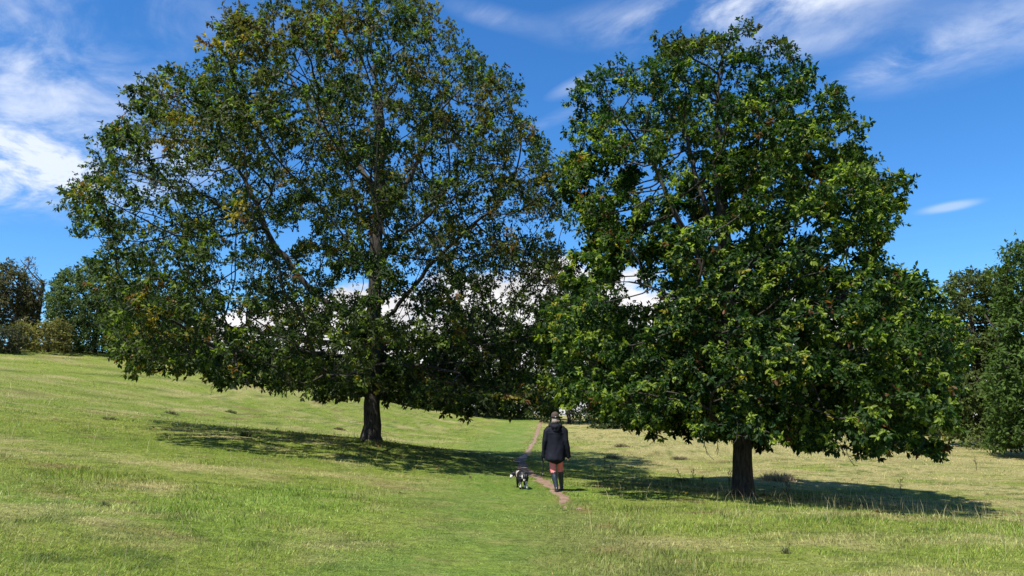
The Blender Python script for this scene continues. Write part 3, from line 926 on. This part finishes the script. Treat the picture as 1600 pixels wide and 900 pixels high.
def blades(x, y, hgt, wid, lean_dir, lean, C, segs2):
    n = len(x); rg = np.random.default_rng(3)
    z = H(x, y) - .01
    a = rg.uniform(0, 2 * math.pi, n)
    sx, sy = np.cos(a) * wid / 2, np.sin(a) * wid / 2
    lx, ly = np.cos(lean_dir) * lean * hgt, np.sin(lean_dir) * lean * hgt
    up = hgt * np.sqrt(np.clip(1 - lean ** 2 * .8, .05, 1))
    B = np.stack([x, y, z], 1); S = np.stack([sx, sy, 0 * sx], 1)
    M = B + np.stack([lx * .32, ly * .32, up * .58], 1); T = B + np.stack([lx, ly, up], 1)
    if segs2:
        V = np.stack([B - S, B + S, M + S * .8, M - S * .8, T], 1)
        F3 = np.arange(n)[:, None, None] * 5 + np.array([[[0, 1, 2], [0, 2, 3], [3, 2, 4]]])
        V = V.reshape(-1, 3); F = F3.reshape(-1, 3); k = 5
    else:
        V = np.stack([B - S, B + S, T], 1).reshape(-1, 3); F = np.arange(n * 3).reshape(-1, 3); k = 3
    return V, F, np.repeat(C, k, 0)


def build_grass(n_near=125000, n_far=225000):
    rg = np.random.default_rng(17)
    out = []
    for n, y0, y1, seg in ((n_near, 5.2, 13.5, True), (n_far, 11.5, 75, False)):
        y = np.exp(rg.uniform(math.log(y0), math.log(y1), n)); x = rg.uniform(-1, 1, n) * (.76 * y + 1.0)
        if not seg:                      # fringe hanging over the edges of the trodden line
            m = 16000; y = np.r_[y, np.exp(rg.uniform(math.log(13), math.log(60), m))]; x = np.r_[x, path_x(y[-m:]) + rg.normal(0, .38, m)]
            for (cx, cy, m) in ((-4.66, 25.0, 2600), (5.43, 18.0, 3200)):      # longer tufts round the feet of the oaks
                a = rg.uniform(0, 6.283, m); r = .35 + np.abs(rg.normal(0, .55, m)); x = np.r_[x, cx + np.cos(a) * r]; y = np.r_[y, cy + np.sin(a) * r]
        # clumps: pull blades towards tussock centres
        cell = .22 + .01 * y; jx = (vn(x / cell * .5, y / cell * .5, 51) - .5); jy = (vn(x / cell * .5 + 30, y / cell * .5, 52) - .5)
        x = x + jx * cell * .9; y = y + jy * cell * .9
        b = bare(x, y); keep = rg.random(len(x)) > b * 1.02
        x, y = x[keep], y[keep]; n = len(x)
        wv = worn(x, y)
        tus = vn(x * 1.1, y * 1.1, 55) * .55 + vn(x * 3.1, y * 3.1, 56) * .45
        hgt = (.038 + .19 * np.clip(tus - .34, 0, 1) ** 1.25) * (1 - .55 * wv) * rg.uniform(.55, 1.3, n)
        near = np.exp(-np.minimum((x + 4.66) ** 2 + (y - 25) ** 2, (x - 5.43) ** 2 + (y - 18) ** 2) / .8)
        hgt = hgt * np.where(y > 30, 1.1, 1.0) * (1 + .9 * near)
        wid = np.maximum(.0048, .00078 * y) * rg.uniform(.7, 1.4, n)
        wind = vn(x * .5, y * .5, 57) * 9 + vn(x * 2.0, y * 2.0, 58) * 3
        ld = wind + rg.normal(0, 1.5, n); lean = np.clip(.30 + .75 * vn(x * 1.3, y * 1.3, 59) + rg.normal(0, .2, n), .05, 1.05)
        C = meadow(x, y)
        d = rg.random(n)
        C = np.where((d < .10)[:, None], C * .4 + G_STRAW * .6, C); C = np.where((d > .965)[:, None], np.array((.30, .22, .11)), C)
        C = C * rg.uniform(.55, 1.5, (n, 1)) * np.stack([rg.uniform(.88, 1.12, n), np.ones(n), rg.uniform(.8, 1.2, n)], 1)
        out.append(blades(x, y, hgt, wid, ld, lean, C, seg))
    # tall dry stalks
    n = 5200
    y = np.exp(rg.uniform(math.log(5.5), math.log(50), n)); x = rg.uniform(-1, 1, n) * (.76 * y + 1.0)
    pr = .18 + .9 * np.clip(vn(x * .5, y * .5, 61) - .45, 0, 1) + .75 * np.clip((x - 3) / 4, 0, 1) * np.clip((y - 9) / 3, 0, 1) * np.clip((24 - y) / 6, 0, 1)
    k = (rg.random(n) < pr) & (worn(x, y) < .3); x, y = x[k], y[k]; n = len(x)
    hs = rg.uniform(.16, .42, n); ws = np.maximum(.0035, .00050 * y)
    C = np.array((.44, .39, .20)) * rg.uniform(.7, 1.25, (n, 1))
    out.append(blades(x, y, hs, ws, rg.uniform(0, 6.28, n), rg.uniform(.1, .55, n), C, True))
    V = np.concatenate([o[0] for o in out]); off = np.cumsum([0] + [len(o[0]) for o in out])
    F = np.concatenate([o[1] + k for o, k in zip(out, off)]); C = np.concatenate([o[2] for o in out])
    me = mesh_np('grass', V, F, 3); set_col(me, C)
    o = link_mesh('grass', me, GRASS); tag(o, 'rough meadow grass with dry straw-coloured stalks', None, None, 'stuff')
    print('grass tris', len(F))


build_grass()


def build_litter(n=650):
    rg = np.random.default_rng(23)
    c = np.where((rg.random(n) < .5)[:, None], np.array((-4.0, 24.5)), np.array((6.0, 18.6)))
    q = c + rg.normal(0, 1, (n, 2)) * (4.2, 2.6)
    P = np.c_[q, H(q[:, 0], q[:, 1]) + rg.uniform(.02, .09, n)]
    L = rg.uniform(.09, .14, n)
    V, F, k = leaf_shapes(P, rg.normal(0, 1, (n, 3)) * (1, 1, .3), np.array([0, 0, 1.0]) + rg.normal(0, .35, (n, 3)), L, L * .5, True)
    C = np.array(((.16, .09, .04), (.24, .17, .05), (.11, .065, .035), (.12, .13, .04)))[rg.integers(0, 4, n)] * rg.uniform(.7, 1.3, (n, 1))
    me = mesh_np('fallen_leaves', V, F, 4); set_col(me, np.repeat(C, 4, 0))
    tag(link_mesh('fallen_leaves', me, GRASS), 'brown and yellow fallen leaves scattered in the grass under the oaks', None, None, 'stuff')


build_litter()
# ------------------------------------------------------------------ walker, dog and small plants
def ell_tube(pts, segs=16, caps=True):
    """pts: (x, y, z, rx, ry) rings across the line through the points; closed, rounded ends"""
    P = np.array(pts, float); p = P[:, :3]
    T = unit(np.gradient(p, axis=0)); V = []; F = []
    th = np.arange(segs) * 2 * math.pi / segs
    for i in range(len(p)):
        t = T[i]; ref = np.array([0, 1.0, 0]) if abs(t[1]) < .9 else np.array([0, 0, 1.0])
        a = unit(np.cross(ref, t)); b = np.cross(t, a)
        V.append(p[i] + np.cos(th)[:, None] * a * P[i, 3] + np.sin(th)[:, None] * b * P[i, 4])
    V = np.concatenate(V); n = len(p)
    for i in range(n - 1):
        for j in range(segs):
            k = (j + 1) % segs
            F.append((i * segs + j, i * segs + k, (i + 1) * segs + k, (i + 1) * segs + j))
    if caps:
        c0, c1 = len(V), len(V) + 1
        V = np.concatenate([V, [p[0] - T[0] * min(P[0, 3:]) * .7], [p[-1] + T[-1] * min(P[-1, 3:]) * .7]])
        for j in range(segs):
            k = (j + 1) % segs
            F.append((c0, k, j)); F.append((c1, (n - 1) * segs + j, (n - 1) * segs + k))
    return V, F


def ball(c, r, segs=14, rings=9):
    c = np.array(c, float); r = np.array(r, float) * np.ones(3)
    V = [c + r * (0, 0, -1)]; F = []
    for i in range(1, rings):
        a = -math.pi / 2 + math.pi * i / rings
        for j in range(segs):
            b = 2 * math.pi * j / segs
            V.append(c + r * (math.cos(a) * math.cos(b), math.cos(a) * math.sin(b), math.sin(a)))
    V.append(c + r * (0, 0, 1)); V = np.array(V); N = len(V)
    for j in range(segs):
        k = (j + 1) % segs
        F.append((0, 1 + k, 1 + j)); F.append((N - 1, N - 1 - segs + j, N - 1 - segs + k))
        for i in range(rings - 2):
            F.append((1 + i * segs + j, 1 + i * segs + k, 1 + (i + 1) * segs + k, 1 + (i + 1) * segs + j))
    return V, F


def fuse(shapes, voxel, smooth=3, factor=.5):
    """union of closed shapes as one continuous skin"""
    V, F, k = [], [], 0
    for v, f in shapes:
        V.append(v); F += [tuple(i + k for i in q) for q in f]; k += len(v)
    me = mesh_mixed('tmp', np.concatenate(V), F); o = bpy.data.objects.new('tmp', me); COL.objects.link(o)
    r = o.modifiers.new('r', 'REMESH'); r.mode = 'VOXEL'; r.voxel_size = voxel; r.use_smooth_shade = True
    if smooth:
        s = o.modifiers.new('s', 'SMOOTH'); s.iterations = smooth; s.factor = factor
    dg = bpy.context.evaluated_depsgraph_get()
    out = bpy.data.meshes.new_from_object(o.evaluated_get(dg))
    bpy.data.objects.remove(o); bpy.data.meshes.remove(me)
    out.materials.clear()
    out.polygons.foreach_set('use_smooth', np.ones(len(out.polygons), dtype=bool))
    return out


def verts(me):
    a = np.empty(len(me.vertices) * 3, np.float32); me.vertices.foreach_get('co', a)
    return a.reshape(-1, 3).astype(float)


def normals(me):
    a = np.empty(len(me.vertices) * 3, np.float32); me.vertices.foreach_get('normal', a)
    return a.reshape(-1, 3).astype(float)


def push(me, amount):
    me.vertices.foreach_set('co', (verts(me) + normals(me) * amount[:, None]).astype(np.float32).ravel()); me.update()


def plain(name, col, rough=.7, var=.3, scale=30, bump=.3, spec=.3):
    m, t, b = new_mat(name)
    tc = t.new('ShaderNodeTexCoord')
    n = t.noise(tc.outputs['Object'], scale, 4, .6)
    c = t.mix(n, rgb(*(np.array(col) * (1 - var))), rgb(*(np.array(col) * (1 + var))))
    t.l.new(c, b.inputs['Base Color']); b.inputs['Roughness'].default_value = rough; b.inputs['Specular IOR Level'].default_value = spec
    bp = t.new('ShaderNodeBump'); bp.inputs['Strength'].default_value = bump; bp.inputs['Distance'].default_value = .01
    t.l.new(n, bp.inputs['Height']); t.l.new(bp.outputs[0], b.inputs['Normal'])
    return m


SKIN = plain('skin', (.48, .28, .20), .55, .12, 40, .1)
HAIR = plain('hair', (.22, .18, .15), .6, .35, 70, .5)


def hand(side, wrist, down):
    """palm, four bent fingers and a thumb, hanging relaxed; side -1 left, 1 right"""
    w = np.array(wrist, float); d = unit(down); fwd = np.array([0, 1.0, 0]); fwd = unit(fwd - d * d.dot(fwd)); inn = np.cross(d, fwd) * 1.0
    if inn[0] * side > 0: inn = -inn
    sh = []
    palm = [w, w + d * .03, w + d * .06, w + d * .085]
    sh.append(ell_tube([(*palm[0], .024, .020), (*palm[1], .020, .034), (*palm[2], .018, .040), (*palm[3], .016, .038)], 12))
    for k, (o, L) in enumerate(((.030, .070), (.011, .080), (-.010, .074), (-.029, .058))):
        b = w + d * .085 + fwd * o
        k1 = b + d * L * .45 + inn * .006; k2 = k1 + unit(d + inn * .5) * L * .32; k3 = k2 + unit(d + inn * 1.1) * L * .25
        sh.append(ell_tube([(*b, .0085, .0085), (*k1, .0095, .0095), (*k2, .009, .009), (*k3, .008, .008)], 8))
    b = w + d * .03 + fwd * .034; k1 = b + unit(d + fwd * .9) * .035; k2 = k1 + unit(d + inn * .3 + fwd * .2) * .028
    sh.append(ell_tube([(*b, .012, .012), (*k1, .010, .010), (*k2, .008, .008)], 8))
    return sh


def build_person():
    X, Y = at(868, 700, 16.4)[0], 16.4
    root = empty('person', (X, Y, h1(X, Y) - .005)); tag(root, 'person walking away in black hooded jacket, pink trousers and dark wellington boots', 'person'); root.scale = (.93, 1, 1)
    LF = np.array([.005, -.10, 0]); RF = np.array([.15, .26, 0])             # where the feet stand
    LH = np.array([-.285, .03, .80]); RH = np.array([.30, .05, .79])          # wrists
    # body: one skin
    sh = []
    sh.append(ell_tube([(0, 0, .80, .14, .10), (0, 0, .95, .15, .105), (0, .01, 1.10, .14, .10), (0, .01, 1.25, .16, .105), (0, .01, 1.35, .14, .085), (0, .02, 1.40, .06, .06), (0, .03, 1.47, .052, .056)], 18))
    sh.append(ball((0, .045, 1.565), (.073, .092, .108))); sh.append(ball((0, .075, 1.515), (.056, .066, .062)))
    sh.append(ball((0, .142, 1.555), (.013, .020, .022))); sh.append(ball((0, .128, 1.512), (.026, .012, .010)))
    for s in (-1, 1):
        sh.append(ball((s * .076, .04, 1.56), (.012, .022, .034))); sh.append(ball((s * .030, .125, 1.575), (.014, .012, .011)))
        Wr = LH if s < 0 else RH
        sh.append(ell_tube([(s * .15, 0, 1.34, .055, .055), (s * .235, -.02, 1.08, .042, .042), (*Wr, .026, .024)], 12))
        sh += hand(s, Wr, np.array([s * .02, .04, -1.0]))
    for (hx, foot, knee) in ((-.075, LF, np.array([-.062, .03, .44])), (.085, RF, np.array([.118, .20, .46]))):
        sh.append(ell_tube([(hx, 0, .86, .085, .09), (*((np.array([hx, 0, .86]) + knee) / 2), .072, .075), (*knee, .05, .052), (*(knee * .5 + (foot + (0, 0, .10)) * .5), .042, .045), (*(foot + (0, 0, .09)), .032, .036)], 12))
        sh.append(ell_tube([(*(foot + (0, -.04, .055)), .022, .022), (*(foot + (0, .06, .045)), .028, .02), (*(foot + (0, .13, .036)), .024, .012)], 10))
    link_mesh('body', fuse(sh, .0095, 1), SKIN, root, False)
    # jacket
    sh = [ell_tube([(-.008, 0, .665, .232, .165), (-.006, 0, .70, .234, .168), (-.004, 0, .85, .222, .158), (0, 0, 1.0, .210, .145), (0, 0, 1.15, .212, .142), (0, 0, 1.27, .214, .138), (0, 0, 1.345, .190, .118), (0, .01, 1.395, .12, .095), (0, .02, 1.43, .088, .085)], 28)]
    for s in (-1, 1):
        Wr = LH if s < 0 else RH
        sh.append(ell_tube([(s * .14, 0, 1.325, .085, .085), (s * .205, -.005, 1.27, .085, .09), (s * .245, -.02, 1.07, .070, .076), (s * .272, 0, .93, .062, .066), (*(Wr + (0, 0, -.065)), .057, .060)], 16))
    jk = fuse(sh, .015, 3)
    v = verts(jk)
    fold = (vn3(v[:, 0] * 9, v[:, 1] * 9, v[:, 2] * 4.5) - .5) * .034 + (vn3(v[:, 0] * 22, v[:, 1] * 22, v[:, 2] * 12) - .5) * .009
    hem = np.clip((.78 - v[:, 2]) / .12, 0, 1) * (np.abs(v[:, 0]) < .24)
    fold += hem * (vn(np.arctan2(v[:, 0], v[:, 1]) * 2.2 + 9, v[:, 2] * 0, 3) - .5) * .03
    yoke = np.exp(-((v[:, 2] - 1.235) / .012) ** 2) * (v[:, 1] < -.05) * (np.abs(v[:, 0]) < .19); fold += yoke * .008
    push(jk, fold)
    JK = plain('jacket_cloth', (.0046, .0056, .0125), .75, .3, 60, .35, .2)
    j = link_mesh('jacket', jk, JK, root, False)
    hd = [ell_tube([(-.125, .035, 1.405, .035, .04), (-.115, -.05, 1.40, .05, .045), (-.065, -.115, 1.375, .06, .05), (0, -.135, 1.36, .066, .052), (.065, -.115, 1.375, .06, .05), (.115, -.05, 1.40, .05, .045), (.125, .035, 1.405, .035, .04)], 14),
          ell_tube([(0, -.10, 1.40, .10, .05), (0, -.135, 1.33, .10, .04), (0, -.14, 1.275, .06, .028)], 14)]
    hm = fuse(hd, .012, 3); v = verts(hm); push(hm, (vn3(v[:, 0] * 16, v[:, 1] * 16, v[:, 2] * 16) - .5) * .03)
    link_mesh('hood', hm, JK, root, False)
    for s, Wr in ((-1, LH), (1, RH)):
        link_mesh('cuff', fuse([ell_tube([(*(Wr + (0, 0, -.03)), .060, .062), (*(Wr + (0, 0, -.07)), .061, .063)], 16)], .008, 1), JK, root, False)
    # trousers
    sh = [ell_tube([(0, 0, .94, .155, .115), (0, 0, .86, .165, .12), (.0, 0, .78, .16, .115)], 20)]
    for (hx, foot, knee) in ((-.08, LF, np.array([-.062, .03, .46])), (.085, RF, np.array([.118, .20, .47]))):
        top = np.array([hx, 0, .84]); mid = (top + knee) / 2
        sh.append(ell_tube([(*top, .092, .105), (*mid, .083, .09), (*knee, .072, .076), (*(knee * .72 + (foot + (0, 0, .08)) * .28), .064, .068)], 16))
    tr = fuse(sh, .014, 2); v = verts(tr); push(tr, (vn3(v[:, 0] * 14, v[:, 1] * 14, v[:, 2] * 26) - .5) * .016)
    link_mesh('trousers', tr, plain('trouser_cloth', (.72, .205, .20), .85, .14, 45, .3), root, False)
    # boots
    BT = plain('boot_rubber', (.020, .026, .036), .32, .3, 14, .12, .5)
    SOLE = plain('boot_sole', (.03, .03, .03), .8)
    for foot, knee, lift in ((LF, np.array([-.062, .03, .46]), .02), (RF, np.array([.118, .20, .47]), 0)):
        ank = foot + np.array([0, 0, .09 + lift]); up = ank + (knee - ank) * .80
        sh = [ell_tube([(*up, .070, .074), (*(ank * .35 + up * .65), .068, .074), (*(ank * .75 + up * .25), .055, .062), (*ank, .048, .056), (*(foot + (0, 0, .05)), .042, .05)], 16),
              ell_tube([(*(foot + (0, -.065, .05 + lift)), .036, .040), (*(foot + (0, .0, .052)), .042, .048), (*(foot + (0, .09, .045)), .046, .036), (*(foot + (0, .165, .036)), .036, .024)], 14)]
        b = fuse(sh, .011, 2); v = verts(b); push(b, (vn3(v[:, 0] * 10, v[:, 1] * 10, v[:, 2] * 24) - .5) * .010)
        bo = link_mesh('boot', b, BT, root, False)
        rim = fuse([ell_tube([(*(up + (0, 0, .008)), .075, .079), (*(up - (0, 0, .014)), .074, .078)], 18)], .006, 1)
        link_mesh('boot_rim', rim, BT, bo, False)
        sole = fuse([ell_tube([(*(foot + (0, -.10, .012 + lift)), .036, .012), (*(foot + (0, .0, .012)), .038, .012), (*(foot + (0, .10, .012)), .048, .012), (*(foot + (0, .19, .012)), .034, .010)], 12)], .006, 1)
        link_mesh('sole', sole, SOLE, bo, False)
    # hair and cap
    hr = fuse([ball((0, .020, 1.555), (.084, .088, .080)), ball((0, -.045, 1.49), (.066, .04, .05)), ball((-.06, -.01, 1.485), (.032, .05, .05)), ball((.06, -.01, 1.485), (.030, .05, .045))], .008, 2)
    v = verts(hr); push(hr, (vn3(v[:, 0] * 40, v[:, 1] * 40, v[:, 2] * 14) - .5) * .014)
    link_mesh('hair', hr, HAIR, root, False)
    cp = fuse([ball((0, .030, 1.618), (.094, .108, .082)), ell_tube([(0, .03, 1.572, .096, .110), (0, .03, 1.60, .097, .111)], 22)], .008, 2)
    c = link_mesh('cap', cp, plain('cap_cloth', (.06, .042, .034), .85, .35, 60, .4), root, False)
    link_mesh('brim', fuse([ell_tube([(0, .10, 1.580, .075, .010), (0, .16, 1.572, .072, .008), (0, .205, 1.560, .045, .006)], 14)], .006, 1), c.active_material, c, False)
    link_mesh('band', fuse([ell_tube([(0, .03, 1.566, .099, .113), (0, .03, 1.590, .0995, .1135)], 24)], .006, 1), plain('cap_band', (.012, .012, .016), .6), c, False)
    link_mesh('strap', fuse([ball((.004, -.086, 1.583), (.016, .006, .010))], .004, 1), plain('cap_strap', (.45, .42, .42), .6), c, False)
    # folded lead hanging from the left hand
    lw = root.location
    P = [LH + (.0, .02, -.07), LH + (.004, .02, -.16), LH + (.002, .015, -.30), LH + (.006, .02, -.42)]
    Q = [LH + (.018, .03, -.07), LH + (.022, .03, -.20), LH + (.016, .03, -.34), LH + (.006, .022, -.425)]
    lead = empty('dog_lead', tuple(np.array(lw) + P[0])); tag(lead, 'dark folded dog lead hanging from the walker\'s left hand', 'dog lead')
    LM = plain('lead_webbing', (.016, .020, .018), .8)
    s = fuse([ell_tube([(*p, .009, .005) for p in P], 8), ell_tube([(*q, .009, .005) for q in Q], 8)], .004, 0)
    link_mesh('strap', s, LM, lead, False).location = -Vector(P[0])
    s = fuse([ell_tube([(*(P[0] + (0, 0, .0)), .016, .014), (*(P[0] - (0, 0, .07)), .015, .013)], 10)], .004, 1)
    link_mesh('handle', s, LM, lead, False).location = -Vector(P[0])
    c = fuse([ell_tube([(*P[3], .007, .007), (*(P[3] - (0, 0, .035)), .006, .006)], 8)], .003, 0)
    link_mesh('clip', c, plain('lead_clip', (.35, .34, .32), .35), lead, False).location = -Vector(P[0])


def build_dog():
    X, Y = at(816, 760, 16.7)[0], 16.7
    root = empty('dog', (X, Y, h1(X, Y) - .004), math.radians(9)); tag(root, 'black and white dog trotting away with its head turned to the left', 'dog'); root.scale = (.85, .85, .85)
    sh = [ell_tube([(0, -.27, .34, .06, .075), (0, -.23, .33, .112, .118), (0, -.13, .325, .122, .128), (0, 0, .32, .125, .132), (0, .12, .32, .128, .138), (0, .21, .335, .112, .125), (-.03, .27, .36, .08, .09)], 18),
          ell_tube([(-.03, .22, .37, .08, .085), (-.10, .27, .375, .066, .07), (-.155, .28, .365, .062, .062)], 14),
          ball((-.185, .285, .36), (.062, .064, .060)),
          ell_tube([(-.205, .285, .35, .046, .046), (-.245, .275, .295, .034, .036), (-.265, .265, .255, .028, .030)], 12),
          ball((-.270, .258, .252), .014)]
    for s in (-1, 1):
        st = .06 if s > 0 else -.04
        sh.append(ell_tube([(s * .06, -.19, .32, .078, .09), (s * .088, -.15 + st, .22, .058, .07), (s * .092, -.18 + st, .165, .038, .044), (s * .095, -.25 + st, .11, .027, .030), (s * .097, -.24 + st, .045, .025, .026), (s * .097, -.215 + st, .02, .028, .021)], 12))
        fs = -.05 if s > 0 else .06
        sh.append(ell_tube([(s * .07, .18, .29, .058, .07), (s * .082, .16 + fs, .19, .038, .044), (s * .082, .17 + fs * 1.4, .10, .026, .028), (s * .082, .17 + fs * 1.5, .04, .024, .025), (s * .082, .195 + fs * 1.5, .02, .028, .021)], 12))
    # hanging ears, bushy tail carried down
    sh.append(ell_tube([(-.15, .235, .40, .02, .032), (-.140, .212, .345, .018, .040), (-.142, .212, .29, .012, .026)], 10))
    sh.append(ell_tube([(-.19, .345, .40, .02, .032), (-.195, .365, .345, .018, .040), (-.197, .365, .30, .012, .026)], 10))
    sh.append(ell_tube([(0, -.27, .385, .028, .028), (.008, -.315, .37, .036, .034), (.008, -.345, .32, .042, .036), (-.006, -.35, .26, .036, .032), (-.02, -.345, .215, .014, .014)], 12))
    me = fuse(sh, .009, 2); v = verts(me)
    push(me, (vn3(v[:, 0] * 60, v[:, 1] * 30, v[:, 2] * 60) - .5) * .014 + (vn3(v[:, 0] * 14, v[:, 1] * 14, v[:, 2] * 14) - .5) * .014)
    v = verts(me)
    jig = (vn3(v[:, 0] * 18, v[:, 1] * 18, v[:, 2] * 18) - .5)
    w = (v[:, 2] + jig * .10 < .095) & (v[:, 1] < .1) & (np.abs(v[:, 0]) > .04) & ~((v[:, 1] < .0) & (v[:, 0] < 0) & (v[:, 2] < .06))
    ruff = (np.abs(v[:, 1] - .195 + jig * .05) < .030) & (v[:, 0] > -.13) & (v[:, 2] > .30); w |= ruff
    muz = np.linalg.norm((v - (-.255, .27, .275)) / (.06, .06, .065), axis=1) + jig * .5 < 1; w |= muz
    tip = (v[:, 1] < -.31) & (v[:, 2] < .275 + jig * .05); w |= tip
    for sx in (-1, 1):
        w |= np.linalg.norm((v - (sx * .05, -.27, .33)) / (.016, .06, .045), axis=1) + jig * .7 < 1
    w |= (v[:, 0] > .05) & (v[:, 1] < -.1) & (v[:, 2] < .20 + jig * .08)
    C = np.where(w[:, None], np.array((.66, .62, .56)), np.array((.008, .008, .010)))
    C[ruff] = (.40, .35, .31)
    nose = np.linalg.norm(v - (-.275, .252, .255), axis=1) < .018; C[nose] = (.02, .015, .015)
    eye = np.linalg.norm(v - (-.232, .235, .345), axis=1) < .012; C[eye] = (.03, .02, .01)
    set_col(me, C)
    m, t, b = new_mat('dog_coat'); t.l.new(attr(t), b.inputs['Base Color']); b.inputs['Roughness'].default_value = .5; b.inputs['Specular IOR Level'].default_value = .3
    link_mesh('body', me, m, root, False)
    col = fuse([ell_tube([(-.085, .262, .374, .074, .078), (-.100, .268, .374, .072, .076)], 18)], .006, 1)
    link_mesh('collar', col, plain('collar_web', (.20, .17, .14), .7), root, False)


build_person()
build_dog()


# ------------------------------------------------------------------ weeds, tussocks, dead stems
def build_stalk(name, label, px, py, Yd, hgt, seed, col=(.070, .055, .040), heads=True):
    rg = np.random.default_rng(seed); x, Yd = _ground_hit(px, py); b = np.array([x, Yd, h1(x, Yd) - .02])
    root = empty(name, tuple(b)); tag(root, label, 'dead weed', 'dead weed stems in the grass')
    pts, chs, rad = [], [], []
    m = plain(name + '_stem', col, .9, .3)
    for s in range(rg.integers(1, 3)):
        p = b + rg.normal(0, .03, 3) * (1, 1, 0); d = unit(np.array([rg.normal(0, .12), rg.normal(0, .12), 1])); L = hgt * rg.uniform(.75, 1); ch = []
        for i in range(8):
            ch.append(len(pts)); pts.append(p.copy()); rad.append(.011 * (1 - i / 11)); p = p + d * L / 7; d = unit(d + rg.normal(0, .09, 3))
            if i in (3, 4, 5, 6):
                q = unit(d + rg.normal(0, .75, 3)); b0 = pts[ch[-1]].copy(); l = L * rg.uniform(.12, .26); c2 = []
                for k in range(3):
                    c2.append(len(pts)); pts.append(b0 + q * l * k / 2 + np.array([0, 0, .02 * k])); rad.append(.006)
                chs.append(c2)
        chs.append(ch)
    pts = np.array(pts); V, F = tubes(chs, pts, np.array(rad))
    me = mesh_np('stem', V, F, 4, True); link_mesh('stem', me, m, root)
    if heads:
        n = 26; e = [c[-1] for c in chs]; k = rg.choice(e, n); P = pts[k] + rg.normal(0, .028, (n, 3)) + (0, 0, -.02)
        V, F, _ = leaf_shapes(P, rg.normal(0, 1, (n, 3)), rg.normal(0, 1, (n, 3)), np.full(n, .045), np.full(n, .018), True)
        me = mesh_np('seed_head', V, F, 4); set_col(me, np.array(col)[None] * rg.uniform(.7, 1.6, (len(V), 1))); o = link_mesh('seed_head', me, GRASS, root); o['kind'] = 'stuff'
    return root


def build_tussock(name, label, cat, px, py, Yd, w, hgt, col, n, seed, group=None, broad=1.0):
    rg = np.random.default_rng(seed); x0, Yd = _ground_hit(px, py)
    q = rg.normal(0, .42, (n, 2)) * (w, w * .6); x, y = x0 + q[:, 0], Yd + q[:, 1]
    hs = hgt * rg.uniform(.5, 1.15, n) * np.exp(-(q[:, 0] / w) ** 2 * .8)
    C = np.array(col) * rg.uniform(.55, 1.5, (n, 1))
    ang = np.arctan2(q[:, 1], q[:, 0]) + rg.normal(0, .8, n)
    V, F, Cv = blades(x, y, hs, np.full(n, .0010 * Yd * broad) * rg.uniform(.6, 1.3, n), ang, np.clip(rg.normal(.55, .25, n), .1, 1), C, True)
    b = np.array([x0, Yd, h1(x0, Yd)])
    root = empty(name, tuple(b)); tag(root, label, cat, group)
    me = mesh_np('blades', V, F, 3); set_col(me, Cv); o = link_mesh('blades', me, GRASS, root); o['kind'] = 'stuff'


def build_plants():
    for i, (px, py, Yd, h, lab) in enumerate((
            (944, 735, 19.5, .62, 'tall thin dead weed stem just right of the walker'), (953, 737, 19.6, .42, 'short thin dead weed stem beside the taller one right of the walker'),
            (1066, 755, 18.6, .46, 'leafless dead stem left of the right oak trunk, farther of three'), (1088, 758, 18.3, .50, 'straight dead stem left of the right oak trunk, middle of three'),
            (1098, 758, 18.4, .30, 'shortest dead stem left of the right oak trunk'), (1137, 762, 18.8, .62, 'branched dead stem leaning beside the right oak trunk'),
            (1232, 775, 18.8, .42, 'dead stem just right of the right oak trunk'), (1412, 780, 17.6, .62, 'thin upright stem in shade under right end of the right oak'),
            (1527, 735, 24, .5, 'dark dead stem near the right edge trees'))):
        build_stalk('dead_weed', lab, px, py, Yd, h, 200 + i)
    TG = 'tussocks scattered in the meadow'
    for i, (px, py, Yd, w, h, col, n, lab) in enumerate((
            (268, 648, 31, .42, .20, (.17, .16, .09), 200, 'greyish dead grass tussock left of the left oak, nearest the left'), (362, 645, 31, .36, .22, (.13, .15, .06), 200, 'dark grass tussock between left oak trunk and greyish tussock'),
            (383, 682, 26.5, .20, .18, (.06, .075, .03), 140, 'small dark tussock in the shade left of the left oak trunk'), (530, 672, 29, .42, .18, (.17, .14, .08), 190, 'brownish low tussock just left of the left oak trunk'),
            (172, 656, 29.5, .3, .16, (.15, .15, .08), 150, 'faint grey tussock at left end of the shade'), (958, 717, 24.5, .42, .22, (.20, .17, .11), 200, 'pale brown dead tussock beyond the weed stem right of the walker'),
            (1062, 718, 24.8, .45, .20, (.18, .16, .10), 200, 'grey-brown tussock under left half of the right oak'), (1066, 752, 18.9, .28, .14, (.07, .11, .03), 180, 'dark green leafy tuft in shade left of the right oak trunk'),
            (970, 700, 30, .5, .22, (.22, .18, .11), 200, 'brown dead tussock farthest along the strip right of the walker'), (163, 791, 12.2, .08, .10, (.09, .10, .045), 60, 'tiny dark tuft in the left foreground grass'))):
        build_tussock('grass_tussock', lab, 'tussock', px, py, Yd, w, h, col, n, 300 + i, TG)
    build_tussock('dead_bracken', 'low brown patch of dead bracken right of the right oak trunk', 'bracken', 1216, 750, 22.5, .75, .34, (.34, .26, .18), 520, 330)
    build_tussock('thistle', 'small dark thistle in the right foreground grass', 'thistle', 1228, 866, 10.3, .06, .13, (.12, .125, .06), 26, 331, broad=1.8)


build_plants()
